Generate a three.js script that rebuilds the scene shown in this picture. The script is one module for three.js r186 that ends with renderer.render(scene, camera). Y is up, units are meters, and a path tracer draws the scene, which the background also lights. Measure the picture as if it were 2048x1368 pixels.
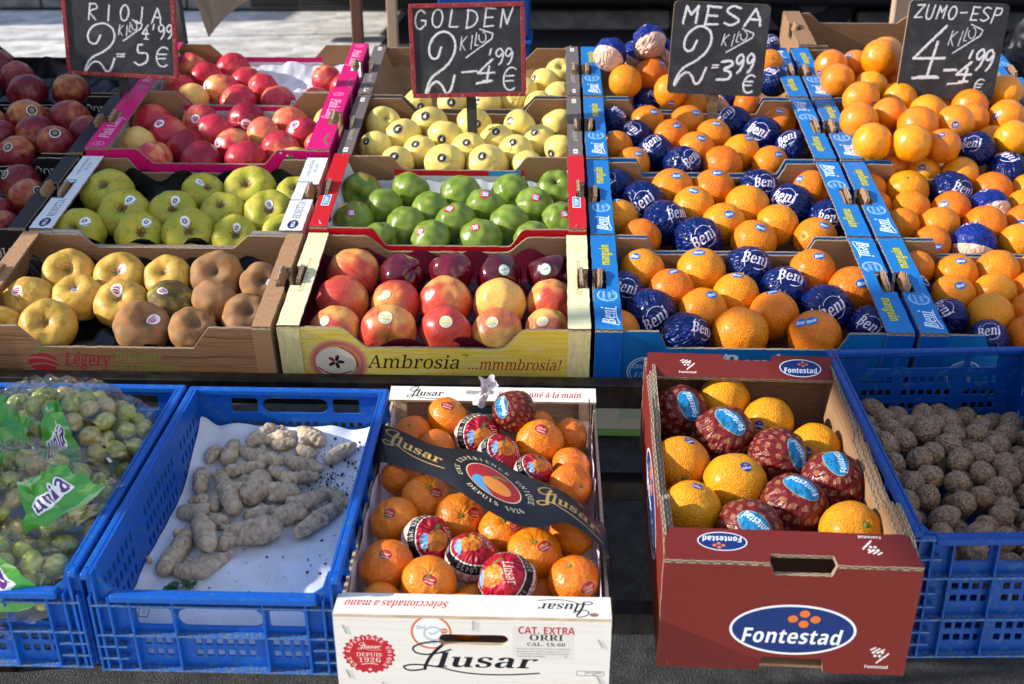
import * as THREE from 'three';
import { mergeGeometries, mergeVertices, toCreasedNormals } from 'three/addons/utils/BufferGeometryUtils.js';
import { RoundedBoxGeometry } from 'three/addons/geometries/RoundedBoxGeometry.js';
import { MarchingCubes } from 'three/addons/objects/MarchingCubes.js';
import { createNoise3D } from 'simplex-noise';

// ---------------------------------------------------------------- camera, sky, sun, exposure
const scene = new THREE.Scene();
const camera = new THREE.PerspectiveCamera(33.83, 1024 / 684, 0.05, 200);
camera.rotation.order = 'YXZ';
camera.position.set(0, 1.5, 0);
camera.rotation.set(-24 * Math.PI / 180, 1.779 * Math.PI / 180, 0);
camera.focus = 1.75; camera.userData.fStop = 7.1;
scene.add(camera);
const renderer = new THREE.WebGLRenderer({ antialias: true });
renderer.setSize(1024, 684);
renderer.toneMapping = THREE.LinearToneMapping;
renderer.toneMappingExposure = 1.42;
renderer.shadowMap.enabled = true;

const SUN = new THREE.Vector3(-0.89, 0.42, 0.14).normalize();
const sun = new THREE.DirectionalLight(new THREE.Color(1.0, 0.95, 0.86), 5.0);
sun.position.copy(SUN).multiplyScalar(12).add(new THREE.Vector3(0, 0.7, -1.8));
sun.target.position.set(0, 0.7, -1.8);
sun.castShadow = true;
sun.shadow.mapSize.set(4096, 4096);
Object.assign(sun.shadow.camera, { left: -5, right: 5, top: 5, bottom: -5, near: 0.5, far: 40 });
sun.shadow.radius = 1.4;
scene.add(sun, sun.target);
{
  const W = 256, H = 128, d = new Float32Array(W * H * 4), v = new THREE.Vector3();
  for (let j = 0; j < H; j++) for (let i = 0; i < W; i++) {
    const el = ((j + 0.5) / H - 0.5) * Math.PI, az = ((i + 0.5) / W - 0.5) * 2 * Math.PI;
    v.set(Math.cos(el) * Math.cos(az), Math.sin(el), Math.cos(el) * Math.sin(az));
    const t = Math.pow(Math.max(0, v.y), 0.45), k = Math.max(0, v.dot(SUN)), g = Math.pow(k, 6) * 0.5;
    const o = (j * W + i) * 4, low = v.y < 0 ? 0.55 : 1;
    d[o] = (0.98 * (1 - t) + 0.32 * t + g) * low; d[o + 1] = (1.0 * (1 - t) + 0.50 * t + g * 0.95) * low; d[o + 2] = (1.07 * (1 - t) + 0.92 * t + g * 0.88) * low; d[o + 3] = 1;
  }
  const sky = new THREE.DataTexture(d, W, H, THREE.RGBAFormat, THREE.FloatType);
  sky.mapping = THREE.EquirectangularReflectionMapping; sky.magFilter = THREE.LinearFilter; sky.needsUpdate = true;
  scene.background = sky; scene.environment = sky;
  scene.environmentIntensity = 0.58; scene.backgroundIntensity = 0.58;
}

// ---------------------------------------------------------------- helpers
function rng(seed) { let s = seed >>> 0; return () => { s = (s + 0x6d2b79f5) | 0; let t = Math.imul(s ^ (s >>> 15), 1 | s); t = (t + Math.imul(t ^ (t >>> 7), 61 | t)) ^ t; return ((t ^ (t >>> 14)) >>> 0) / 4294967296; }; }
const N3 = createNoise3D(rng(7)), R0 = rng(11);
const fbm = (x, y, z, o = 3) => { let a = 1, s = 0; for (let i = 0; i < o; i++) { s += a * N3(x, y, z); x *= 2.03; y *= 2.03; z *= 2.03; a *= 0.5; } return s; };
const ss = THREE.MathUtils.smoothstep, clamp = THREE.MathUtils.clamp, lerp = THREE.MathUtils.lerp, DEG = Math.PI / 180;
const V = (x, y, z) => new THREE.Vector3(x, y, z);
const used = {};
function numbered(n) { const k = used[n] = (used[n] ?? -1) + 1; return k ? n + '_' + String(k).padStart(3, '0') : n; }
function shade(o) { o.traverse((c) => { if (c.isMesh) { c.castShadow = true; c.receiveShadow = true; } }); return o; }
function tag(o, label, category, group, kind) {
  const w = label.split(/\s+/).length; if (w < 4 || w > 16) console.log('label words', w, label);
  o.userData.label = label; if (category) o.userData.category = category; if (group) o.userData.group = group; if (kind) o.userData.kind = kind;
  return o;
}
function thing(name, label, category, parentFrame, pos, group) {
  const o = new THREE.Group(); o.name = numbered(name); tag(o, label, category, group);
  if (parentFrame) { o.quaternion.copy(parentFrame.q); o.position.copy(parentFrame.at(pos.x, pos.y, pos.z)); } else if (pos) o.position.copy(pos);
  scene.add(o); return o;
}
function part(name, geo, mat, parent, label) { const m = new THREE.Mesh(geo, mat); m.name = numbered(name); m.castShadow = m.receiveShadow = true; if (label) m.userData.label = label; parent.add(m); return m; }
function single(name, geo, mat, label, category, group) { const m = new THREE.Mesh(geo, mat); m.name = numbered(name); m.castShadow = m.receiveShadow = true; tag(m, label, category, group); scene.add(m); return m; }
function structure(name, geo, mat, label) { const m = new THREE.Mesh(geo, mat); m.name = numbered(name); m.castShadow = m.receiveShadow = true; m.userData.kind = 'structure'; if (label) m.userData.label = label; scene.add(m); return m; }
class Frame {   // a tilted rack plane: x to the right, y out of the plane, z towards the shopper
  constructor(o, tilt, yaw = 0, roll = 0) { this.o = o; this.q = new THREE.Quaternion().setFromEuler(new THREE.Euler(tilt, yaw, roll, 'YXZ')); }
  at(x, y, z) { return V(x, y, z).applyQuaternion(this.q).add(this.o); }
  sub(x, y, z, yaw = 0, roll = 0) { const f = new Frame(this.at(x, y, z), 0); f.q = this.q.clone().multiply(new THREE.Quaternion().setFromEuler(new THREE.Euler(0, yaw, roll))); return f; }
}
const STAND = new Frame(V(0.0752, 0.7989, -1.6241), 11.653 * DEG);
const RACK = new Frame(V(-0.234, 0.70, -1.06), 2.75 * DEG);

const C = (r, g, b) => new THREE.Color().setRGB(r / 255, g / 255, b / 255, THREE.SRGBColorSpace);
function std(c, rough = 0.8, o = {}) { return new THREE.MeshStandardMaterial({ color: c, roughness: rough, ...o }); }
function phys(c, rough, o = {}) { return new THREE.MeshPhysicalMaterial({ color: c, roughness: rough, ...o }); }
function dataTex(W, H, f, srgb = true, wrap = true) {
  const d = new Uint8Array(W * H * 4), c = [0, 0, 0];
  for (let j = 0; j < H; j++) for (let i = 0; i < W; i++) { f(i / W, (j + 0.5) / H, c, i, j); const o = (j * W + i) * 4; d[o] = clamp(c[0], 0, 255); d[o + 1] = clamp(c[1], 0, 255); d[o + 2] = clamp(c[2], 0, 255); d[o + 3] = 255; }
  const t = new THREE.DataTexture(d, W, H); t.magFilter = THREE.LinearFilter; t.minFilter = THREE.LinearMipmapLinearFilter; t.generateMipmaps = true;
  if (wrap) t.wrapS = t.wrapT = THREE.RepeatWrapping;
  if (srgb) t.colorSpace = THREE.SRGBColorSpace;
  t.needsUpdate = true; return t;
}
function canvasTex(W, H, draw, srgb = true) {
  const c = document.createElement('canvas'); c.width = W; c.height = H; const x = c.getContext('2d'); draw(x, W, H);
  const t = new THREE.CanvasTexture(c); if (srgb) t.colorSpace = THREE.SRGBColorSpace; t.anisotropy = 8; return t;
}
// speckle a canvas so that print sits on a fibrous, slightly worn sheet
function wear(x, W, H, n, seed, dark = 'rgba(60,40,20,', light = 'rgba(255,255,255,') {
  const r = rng(seed);
  for (let i = 0; i < n; i++) { x.fillStyle = (r() < 0.5 ? dark : light) + (0.03 + r() * 0.09) + ')'; const w = 1 + r() * 5, h = 0.6 + r() * 1.2; x.fillRect(r() * W, r() * H, w, h); }
}
function scuffs(x, W, H, n, seed, col = 'rgba(225,205,185,') {   // rubbed edges and scratches
  const r = rng(seed); x.lineCap = 'round';
  for (let i = 0; i < n; i++) { const e = r() < 0.6, side = Math.floor(r() * 4), a = e ? (side < 2 ? r() * W : side === 2 ? r() * 14 : W - r() * 14) : r() * W, b = e ? (side === 0 ? r() * 14 : side === 1 ? H - r() * 14 : r() * H) : r() * H, l = 4 + r() * r() * 60, d = r() * 6.28; x.strokeStyle = col + (0.08 + 0.4 * r() * r()) + ')'; x.lineWidth = 0.6 + r() * r() * 3; x.beginPath(); x.moveTo(a, b); x.quadraticCurveTo(a + Math.cos(d) * l * 0.5, b + Math.sin(d) * l * 0.5 + (r() - 0.5) * 6, a + Math.cos(d) * l, b + Math.sin(d) * l); x.stroke(); }
}
function flutes(x, W, H, px, a, vertical = true) {   // the faint ribs of corrugated board showing through the print
  for (let i = 0; i < (vertical ? W : H); i += px) { x.fillStyle = 'rgba(0,0,0,' + a + ')'; vertical ? x.fillRect(i, 0, px * 0.45, H) : x.fillRect(0, i, W, px * 0.45); }
}
function word(x, text, cx, cy, w, h, o = {}) {   // text fitted into a box, optionally slanted and turned
  x.save(); x.translate(cx, cy); if (o.rot) x.rotate(o.rot); if (o.slant) x.transform(1, 0, -o.slant, 1, 0, 0);
  x.font = (o.bold ? 'bold ' : '') + '100px ' + (o.font ?? 'serif'); x.textAlign = 'center'; x.textBaseline = 'alphabetic';
  const m = x.measureText(text).width; x.scale(w / m, h / (o.caps ?? 72)); x.fillStyle = o.fill ?? '#fff';
  if (o.stroke) { x.lineWidth = o.lw ?? 8; x.lineJoin = 'round'; x.strokeStyle = o.stroke; x.strokeText(text, 0, 36); }
  x.fillText(text, 0, 36); x.restore();
}
function arcText(x, text, cx, cy, r, a0, a1, size, o = {}) {   // letters set round a circle; a0..a1 in radians, clockwise from the right; o.inside turns the letters' feet outwards
  x.save(); x.font = (o.bold ? 'bold ' : '') + size + 'px ' + (o.font ?? 'serif'); x.fillStyle = o.fill ?? '#fff'; x.textAlign = 'center'; x.textBaseline = 'middle';
  const n = text.length; for (let i = 0; i < n; i++) { const a = lerp(a0, a1, n > 1 ? i / (n - 1) : 0.5); x.save(); x.translate(cx + Math.cos(a) * r * (o.sx ?? 1), cy + Math.sin(a) * r * (o.sy ?? 1)); x.rotate(a + (o.inside ? -Math.PI / 2 : Math.PI / 2)); x.fillText(text[i], 0, 0); x.restore(); }
  x.restore();
}
function curve(x, pts, w, col) { x.strokeStyle = col; x.lineWidth = w; x.lineCap = x.lineJoin = 'round'; x.beginPath(); x.moveTo(pts[0], pts[1]); for (let i = 2; i + 3 < pts.length; i += 4) x.quadraticCurveTo(pts[i], pts[i + 1], pts[i + 2], pts[i + 3]); x.stroke(); }
function oval(x, cx, cy, rx, ry, fill, stroke, lw) { x.beginPath(); x.ellipse(cx, cy, rx, ry, 0, 0, 7); if (fill) { x.fillStyle = fill; x.fill(); } if (stroke) { x.strokeStyle = stroke; x.lineWidth = lw; x.stroke(); } }
// scale uv of a geometry built in metres
function boxUV(g, s = 1) {   // cube-projected uv in metres
  const p = g.attributes.position, n = g.attributes.normal, uv = new Float32Array(p.count * 2);
  for (let i = 0; i < p.count; i++) { const ax = Math.abs(n.getX(i)), ay = Math.abs(n.getY(i)), az = Math.abs(n.getZ(i)); let a, b; if (ax >= ay && ax >= az) { a = p.getZ(i); b = p.getY(i); } else if (ay >= az) { a = p.getX(i); b = p.getZ(i); } else { a = p.getX(i); b = p.getY(i); } uv[i * 2] = a * s; uv[i * 2 + 1] = b * s; }
  g.setAttribute('uv', new THREE.BufferAttribute(uv, 2)); return g;
}
function box(w, h, d, x, y, z, r = 0.0015, uvs = 1) { const g = r > 0 ? new RoundedBoxGeometry(w, h, d, 2, Math.min(r, w * 0.45, h * 0.45, d * 0.45)) : new THREE.BoxGeometry(w, h, d); g.translate(x, y, z); return boxUV(g, uvs); }
function tube(pts, r, seg = 24, rad = 8, closed = false) { return new THREE.TubeGeometry(new THREE.CatmullRomCurve3(pts, closed), seg, r, rad, closed); }

// ---- cut sheets: an outline (metres) with torn-looking edges, extruded to a thickness; front cap, back cap and cut edge are three material slots
function roughen(pts, amp, step, r) {
  const out = [];
  for (let i = 0; i < pts.length; i++) {
    const a = pts[i], b = pts[(i + 1) % pts.length], L = Math.hypot(b[0] - a[0], b[1] - a[1]), n = Math.max(1, Math.round(L / step));
    for (let k = 0; k < n; k++) { const t = k / n, j = k ? amp : amp * 0.3; out.push([lerp(a[0], b[0], t) + (r() - 0.5) * j, lerp(a[1], b[1], t) + (r() - 0.5) * j]); }
  }
  return out;
}
let sheetSeed = 100;
function sheet(pts, t, o = {}) {
  const r = rng(sheetSeed++), P = o.amp === 0 ? pts : roughen(pts, o.amp ?? 0.0012, o.step ?? 0.012, r);
  const s = new THREE.Shape(P.map((p) => new THREE.Vector2(p[0], p[1])));
  for (const h of o.holes ?? []) s.holes.push(new THREE.Path((o.amp === 0 ? h : roughen(h, o.amp ?? 0.0012, 0.01, r)).map((p) => new THREE.Vector2(p[0], p[1]))));
  const g = new THREE.ExtrudeGeometry(s, { depth: t, bevelEnabled: false, curveSegments: 6 });
  const caps = g.groups[0], sides = g.groups[1], half = caps.count / 2;
  g.clearGroups(); g.addGroup(caps.start, half, 1); g.addGroup(caps.start + half, half, 0); g.addGroup(sides.start, sides.count, 2);
  const uv = g.attributes.uv, b = o.uv ?? [0, 0, 1, 1];
  for (let i = 0; i < caps.count; i++) uv.setXY(i, (uv.getX(i) - b[0]) / (b[2] - b[0]), (uv.getY(i) - b[1]) / (b[3] - b[1]));
  return g;
}
const M4 = (rx, ry, rz, x, y, z) => new THREE.Matrix4().compose(V(x, y, z), new THREE.Quaternion().setFromEuler(new THREE.Euler(rx, ry, rz)), V(1, 1, 1));
// ---------------------------------------------------------------- materials
const kraftTex = (seed, base, v) => dataTex(256, 256, (u, w, c) => {
  const f = N3(u * 60 + seed, w * 9, seed) * 0.5 + N3(u * 110, w * 40 + seed, 3) * 0.5, g = fbm(u * 3 + seed, w * 3, 5, 2);
  const k = 1 + f * v + g * v * 0.9; c[0] = base[0] * k; c[1] = base[1] * k; c[2] = base[2] * k;
});
const rep = (t, x, y) => { const q = t.clone(); q.repeat.set(x, y); return q; };
const kraft = std(0xffffff, 0.92, { map: kraftTex(1, [146, 110, 78], 0.07) }); kraft.map.repeat.set(2, 6);
const kraftDark = kraft;
const kraftWorld = std(0xffffff, 0.92, { map: rep(kraft.map, 5, 5) });
const fluteBump = dataTex(128, 16, (u, w, c) => { const a = Math.abs(Math.sin(u * Math.PI * 8)); c[0] = c[1] = c[2] = 255 * a; }, false);
const cutEdge = std(0xffffff, 0.95, { map: rep(dataTex(256, 32, (u, w, c) => {   // the wavy core seen on a cut edge
  const wave = Math.abs(w - 0.5 - 0.3 * Math.sin(u * Math.PI * 16)) < 0.13 || w < 0.14 || w > 0.86, k = (wave ? 1 : 0.45) + 0.12 * N3(u * 40, w * 8, 2); c[0] = 188 * k; c[1] = 165 * k; c[2] = 136 * k; }), 9, 250) });
const plainEdge = std(C(196, 176, 146), 0.95);
const coated = (c, rough = 0.5) => phys(c, rough, { map: dataTex(128, 128, (u, w, q) => { const k = 1 + 0.05 * N3(u * 30, w * 8, 7) + 0.04 * N3(u * 4, w * 4, 9) - (N3(u * 50, w * 50, 1) > 0.83 ? 0.12 : 0); q[0] = q[1] = q[2] = 243 * k; }), specularIntensity: 0.4, clearcoat: 0.05, clearcoatRoughness: 0.4 });
const blueBoard = coated(C(10, 98, 190)), pinkBoard = coated(C(222, 18, 118)), redBoard = coated(C(206, 22, 32)), greyBoard = coated(C(108, 98, 94), 0.75), blackBoard = coated(C(24, 24, 28), 0.5), whiteBoard = coated(C(226, 228, 230), 0.6), creamBoard = coated(C(250, 238, 168), 0.6), maroonBoard = coated(C(116, 37, 30), 0.5);
const woodGrainTex = dataTex(512, 128, (u, w, c) => {
  const y = w * 9 + 0.5 * fbm(u * 3, w * 2, 3, 2), l = Math.pow(Math.abs(Math.sin(y * 6 + 1.2 * N3(u * 5, w * 3, 8))), 0.35), f = N3(u * 8, w * 90, 4);
  const k = 0.80 + 0.18 * l + 0.06 * f; c[0] = 176 * k; c[1] = 134 * k; c[2] = 94 * k; });
const woodBoard = std(0xffffff, 0.85, { map: woodGrainTex });
const linerBlack = phys(C(14, 18, 26), 0.28, { bumpMap: dataTex(128, 128, (u, w, c) => { c[0] = c[1] = c[2] = 128 + 90 * fbm(u * 6, w * 6, 2, 3); }, false), bumpScale: 0.004 });
const linerPurple = phys(C(96, 10, 40), 0.35), paperWhite = std(0xffffff, 0.85, { map: dataTex(256, 256, (u, w, c) => { const k = 1 + 0.03 * N3(u * 40, w * 40, 1); c[0] = 224 * k; c[1] = 228 * k; c[2] = 236 * k; }), bumpMap: dataTex(256, 256, (u, w, c) => { c[0] = c[1] = c[2] = 128 + 120 * (fbm(u * 5, w * 5, 4, 3)); }, false), bumpScale: 0.006, side: THREE.DoubleSide });
const paperBrown = std(C(150, 118, 84), 0.9, { side: THREE.DoubleSide });
const metalDark = phys(C(44, 40, 38), 0.5, { metalness: 0.6, map: dataTex(256, 64, (u, w, c) => { const k = 1 + 0.4 * fbm(u * 12, w * 6, 5, 3), r = ss(fbm(u * 9, w * 9, 12, 3), 0.25, 0.6); c[0] = 205 * k + 40 * r; c[1] = 200 * k - 10 * r; c[2] = 200 * k - 40 * r; }) });
const steel = phys(C(170, 170, 168), 0.35, { metalness: 0.9 });
const crateTex = (b, dirt) => dataTex(512, 512, (u, w, c) => {
  const d = (ss(fbm(u * 5, w * 5, 21, 5), 0.45, 1.0) * 0.8 + ss(N3(u * 160, w * 160, 4), 0.5, 0.9) * 0.35 + ss(N3(u * 9, w * 130, 3), 0.66, 0.9) * 0.5) * dirt, k = 1 + 0.05 * fbm(u * 10, w * 10, 2, 2);
  c[0] = lerp(b[0] * k, 120, d); c[1] = lerp(b[1] * k, 118, d); c[2] = lerp(b[2] * k, 112, d); });
const crateBlue = phys(0xffffff, 0.42, { specularIntensity: 0.5, map: rep(crateTex([12, 86, 178], 0.45), 3, 3), clearcoat: 0 });
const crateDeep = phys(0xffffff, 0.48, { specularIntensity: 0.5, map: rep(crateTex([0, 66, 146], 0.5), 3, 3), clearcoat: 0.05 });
const crateDusty = phys(0xffffff, 0.7, { map: rep(dataTex(256, 256, (u, w, c) => { const d = ss(fbm(u * 9, w * 9, 5, 4), -0.35, 0.45), g = 1 + 0.12 * N3(u * 90, w * 90, 3); c[0] = lerp(16, 128 * g, d * 0.75); c[1] = lerp(90, 122 * g, d * 0.75); c[2] = lerp(172, 116 * g, d * 0.75); }), 6, 6) });
const glossBlack = phys(C(16, 16, 18), 0.3, { clearcoat: 0.4, clearcoatRoughness: 0.2, side: THREE.DoubleSide });

// ---------------------------------------------------------------- fruit bodies: radius as a function of direction, +y is the stalk
function star(R, nu, nv, azim) {   // azim: disc-like uv round +y, else longitude and latitude
  const pos = [], uv = [], idx = [], nor = [], d = V(0, 0, 0), e = 1e-3;
  const P = (u, v, out) => { const t = clamp(v, 1e-4, 1 - 1e-4) * Math.PI, p = u * 2 * Math.PI; d.set(Math.cos(p) * Math.sin(t), -Math.cos(t), Math.sin(p) * Math.sin(t)); return out.copy(d).multiplyScalar(R(d)); };
  const a = V(), b = V(), c = V(), q = V(), n = V();
  for (let j = 0; j <= nv; j++) for (let i = 0; i <= nu; i++) {
    const u = i / nu, v = j / nv; P(u, v, a); pos.push(a.x, a.y, a.z);
    const vv = clamp(v, 0.006, 0.994); P(u + e, vv, b); P(u - e, vv, c); b.sub(c); P(u, vv + e, c); P(u, vv - e, q); c.sub(q); n.crossVectors(c, b).normalize(); if (n.dot(a) < 0) n.negate(); nor.push(n.x, n.y, n.z);
    if (azim) { const t = (1 - v) * 0.5, p = u * 2 * Math.PI; uv.push(0.5 + t * Math.cos(p), 0.5 - t * Math.sin(p)); } else uv.push(u, v);
  }
  for (let j = 0; j < nv; j++) for (let i = 0; i < nu; i++) { const k = j * (nu + 1) + i; idx.push(k, k + nu + 1, k + 1, k + 1, k + nu + 1, k + nu + 2); }
  const g = new THREE.BufferGeometry();
  g.setAttribute('position', new THREE.Float32BufferAttribute(pos, 3)); g.setAttribute('normal', new THREE.Float32BufferAttribute(nor, 3)); g.setAttribute('uv', new THREE.Float32BufferAttribute(uv, 2)); g.setIndex(idx); return g;
}
const gauss = (x, s) => Math.exp(-(x * x) / (s * s));
const appleR = (seed, o) => (d) => {
  const t = Math.acos(clamp(d.y, -1, 1)), p = Math.atan2(d.z, d.x), b = Math.PI - t;
  let r = 1 - (o.dip ?? 0.36) * gauss(t, o.dw ?? 0.34) - (o.low ?? 0.16) * gauss(b, 0.36) + (o.shoulder ?? 0.06) * gauss(t - 0.95, 0.5) - (o.taper ?? 0.06) * gauss(b - 0.7, 0.6);
  r *= 1 + (o.lobe ?? 0.02) * Math.cos(5 * p + seed) * ss(t, 1.0, 3.1) + (o.wob ?? 0.035) * N3(d.x * 1.3 + seed * 5, d.y * 1.3, d.z * 1.3) + (o.wob2 ?? 0) * N3(d.x * 4 + seed * 3, d.y * 4, d.z * 4);
  return r / Math.hypot(Math.sqrt(1 - d.y * d.y), d.y / (o.tall ?? 0.92)) ;
};
const orangeR = (seed, o) => (d) => { const t = Math.acos(clamp(d.y, -1, 1)); return (1 + 0.022 * N3(d.x * 1.2 + seed * 9, d.y * 1.2, d.z * 1.2) + 0.006 * N3(d.x * 4 + seed * 3, d.y * 4, d.z * 4) - 0.05 * gauss(t, 0.14) + (o.neck ?? 0) * gauss(t, 0.4)) / Math.hypot(Math.sqrt(1 - d.y * d.y), d.y / (o.tall ?? 0.97)); };
const mandR = (seed) => (d) => {
  const t = Math.acos(clamp(d.y, -1, 1)), p = Math.atan2(d.z, d.x);
  return (1 + 0.025 * N3(d.x * 1.4 + seed * 7, d.y * 1.4, d.z * 1.4) - 0.12 * gauss(t, 0.2) - 0.02 * gauss(t, 0.55) * (0.5 + 0.5 * Math.cos(9 * p + seed)) + 0.012 * N3(d.x * 5 + seed, d.y * 5, d.z * 5)) / Math.hypot(Math.sqrt(1 - d.y * d.y), d.y / 0.84); };
function wrapR(seed, folds, amp, squash = 0.98) {
  const r = rng(seed), dirs = []; for (let i = 0; i < folds; i++) dirs.push([V(r() - 0.5, r() - 0.5, r() - 0.5).normalize(), 2 + r() * 5, r() * 6, 0.4 + r() * 0.6]);
  return (d) => {
    let s = 1; for (const [v, f, ph, w] of dirs) s += amp * w * (0.5 - Math.abs(Math.sin(d.dot(v) * f + ph)));
    const t = Math.acos(clamp(d.y, -1, 1)), p = Math.atan2(d.z, d.x);
    s += amp * 1.6 * Math.abs(Math.sin(p * 8 + seed + 2 * N3(d.x * 2, d.y * 2, seed))) * ss(t, 0.9, 2.0) + amp * 0.7 * (0.5 - Math.abs(N3(d.x * 2.2 + seed, d.y * 2.2, d.z * 2.2)));
    return s / Math.hypot(Math.sqrt(1 - d.y * d.y), d.y / squash); };
}
// skins painted in 3-D so that no seam shows
const dir = V(0, 0, 0);
function skin(W, H, f) { return dataTex(W, H, (u, v, c) => { const t = v * Math.PI, p = u * 2 * Math.PI; dir.set(Math.cos(p) * Math.sin(t), -Math.cos(t), Math.sin(p) * Math.sin(t)); f(dir, c, Math.acos(dir.y), p); }); }
function specks(tex, n, col, a, size, seed, lo = -1) {   // pale or dark dots of the skin
  const r = rng(seed), { width: W, height: H, data } = tex.image;
  for (let i = 0; i < n; i++) {
    const y = r() * 2 - 1; if (y < lo) continue; const v = Math.acos(-y) / Math.PI, u = r(), rr = size * (0.5 + r()), sx = 1 / Math.max(0.15, Math.sin(v * Math.PI)) * (W / H / 2);
    for (let dy = -Math.ceil(rr); dy <= rr; dy++) for (let dx = -Math.ceil(rr * sx); dx <= rr * sx; dx++) {
      const q = Math.hypot(dx / sx, dy); if (q > rr) continue; const X = ((Math.round(u * W) + dx) % W + W) % W, Y = clamp(Math.round(v * H) + dy, 0, H - 1), o = (Y * W + X) * 4, k = a * (1 - q / (rr + 0.6));
      for (let c = 0; c < 3; c++) data[o + c] = lerp(data[o + c], col[c], k);
    } }
  return tex;
}
const mix3 = (c, a, b, k) => { k = clamp(k, 0, 1); for (let i = 0; i < 3; i++) c[i] = lerp(a[i], b[i], k); };
const blend3 = (c, b, k) => { k = clamp(k, 0, 1); for (let i = 0; i < 3; i++) c[i] = lerp(c[i], b[i], k); };
const streak = (d, p, s, f = 16) => N3(Math.cos(p) * f * 0.4 + s, Math.sin(p) * f * 0.4, d.y * 1.1 + s) * 0.6 + N3(Math.cos(p) * f + s, Math.sin(p) * f, d.y * 1.6) * 0.4;
function blushed(seed, ground, red, deep, cover, o = {}) {
  const t = skin(384, 192, (d, c, th, p) => {
    const side = d.x * 0.7 + d.z * 0.3 + 0.35 * N3(d.x * 1.5 + seed, d.y * 1.5, d.z * 1.5) + cover, k = ss(side + 0.16 * streak(d, p, seed), -0.4, 0.5);
    mix3(c, ground, red, k); blend3(c, deep, ss(streak(d, p, seed + 9, 22) + side * 0.5, 0.0, 0.9) * (o.streaks ?? 0.5) * k);
    blend3(c, o.cavity ?? [150, 150, 60], gauss(th, 0.3) * 0.75); blend3(c, ground, gauss(Math.PI - th, 0.5) * 0.6);
    const m = 1 + 0.06 * N3(d.x * 9, d.y * 9, d.z * 9 + seed); c[0] *= m; c[1] *= m; c[2] *= m; });
  return specks(t, o.dots ?? 500, o.dot ?? [240, 200, 150], o.da ?? 0.35, 0.9, seed + 5);
}
const skinMat = (map, rough = 0.34, o = {}) => phys(0xffffff, rough, { map, specularIntensity: 0.6, clearcoat: o.coat ?? 0.25, clearcoatRoughness: o.cr ?? 0.22, ...o.x });
const poreBump = (() => {
  const t = dataTex(1024, 512, (u, v, c) => { const th = v * Math.PI, p = u * 2 * Math.PI, x = Math.cos(p) * Math.sin(th), y = -Math.cos(th), z = Math.sin(p) * Math.sin(th); c[0] = c[1] = c[2] = 170 + 42 * N3(x * 15, y * 15, z * 15) + 28 * N3(x * 32, y * 32, z * 32); }, false);
  return specks(t, 4200, [40, 40, 40], 0.75, 3.0, 77); })();
const russet = (d, c, th, seed, k) => { blend3(c, [112, 86, 48], ss(gauss(th, 0.36) * 1.0 + 0.45 * N3(d.x * 7 + seed, d.y * 7, d.z * 7) * gauss(th, 0.8), 0.35, 0.75) * k); };
const SK = {};
SK.g = [1, 2].map((s) => skinMat(blushed(s * 13, [180, 120, 60], [132, 26, 36], [80, 12, 28], [0.62, 0.45][s - 1], { cavity: [150, 110, 50], streaks: 0.9 }), 0.4));
SK.p = [1, 2].map((s) => skinMat(blushed(s * 17, [226, 160, 92], [200, 44, 62], [158, 20, 48], [0.6, 0.42][s - 1], { cavity: [190, 170, 80] }), 0.38));
SK.d = [1].map((s) => skinMat(blushed(s * 19, [190, 60, 70], [156, 20, 48], [112, 8, 34], 0.6), 0.36));
SK.py = [1, 2].map((s) => skinMat(blushed(s * 23, [228, 186, 104], [220, 112, 78], [196, 60, 64], -0.12), 0.38));
SK.a = [1, 2].map((s) => skinMat(blushed(s * 29, [226, 164, 82], [202, 76, 54], [172, 34, 42], [0.38, 0.2][s - 1], { cavity: [206, 160, 80], dots: 700, dot: [248, 214, 160] }), 0.34));
SK.ay = [1, 2].map((s) => skinMat(blushed(s * 31, [232, 180, 92], [216, 118, 72], [190, 64, 52], -0.15, { dots: 600 }), 0.34));
SK.x = [1].map((s) => skinMat(blushed(s * 37, [110, 14, 36], [84, 8, 26], [48, 4, 16], 0.3, { cavity: [80, 20, 30], dots: 350, dot: [190, 90, 100], da: 0.3 }), 0.2, { coat: 0.8, cr: 0.12 }));
SK.l = [1].map((s) => skinMat(specks(skin(384, 192, (d, c, th) => { mix3(c, [236, 208, 118], [226, 206, 104], 0.5 + 0.5 * N3(d.x * 2 + s, d.y * 2, d.z * 2)); blend3(c, [200, 196, 96], gauss(th, 0.45) * 0.8); const m = 1 + 0.03 * N3(d.x * 10, d.y * 10, d.z * 10); c[0] *= m; c[1] *= m; c[2] *= m; }), 420, [150, 124, 56], 0.5, 0.8, s), 0.42, { coat: 0.15 }));
SK.r = [1, 2].map((s) => skinMat(specks(skin(384, 192, (d, c, th) => { mix3(c, [164, 164, 48], [190, 174, 62], 0.5 + 0.7 * N3(d.x * 1.4 + s * 4, d.y * 1.4, d.z * 1.4)); blend3(c, [150, 166, 54], 0.4 * ss(N3(d.x * 2, d.y * 2 + s, d.z * 2), 0, 0.8)); russet(d, c, th, s * 3, 1); blend3(c, [120, 90, 50], ss(N3(d.x * 3 + s * 7, d.y * 3, d.z * 3) + 0.5 * N3(d.x * 12, d.y * 12, d.z * 12), 0.85, 1.15) * 0.7); }), 520, [96, 92, 40], 0.6, 0.8, s + 30), 0.5, { coat: 0.06, cr: 0.35 }));
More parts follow.
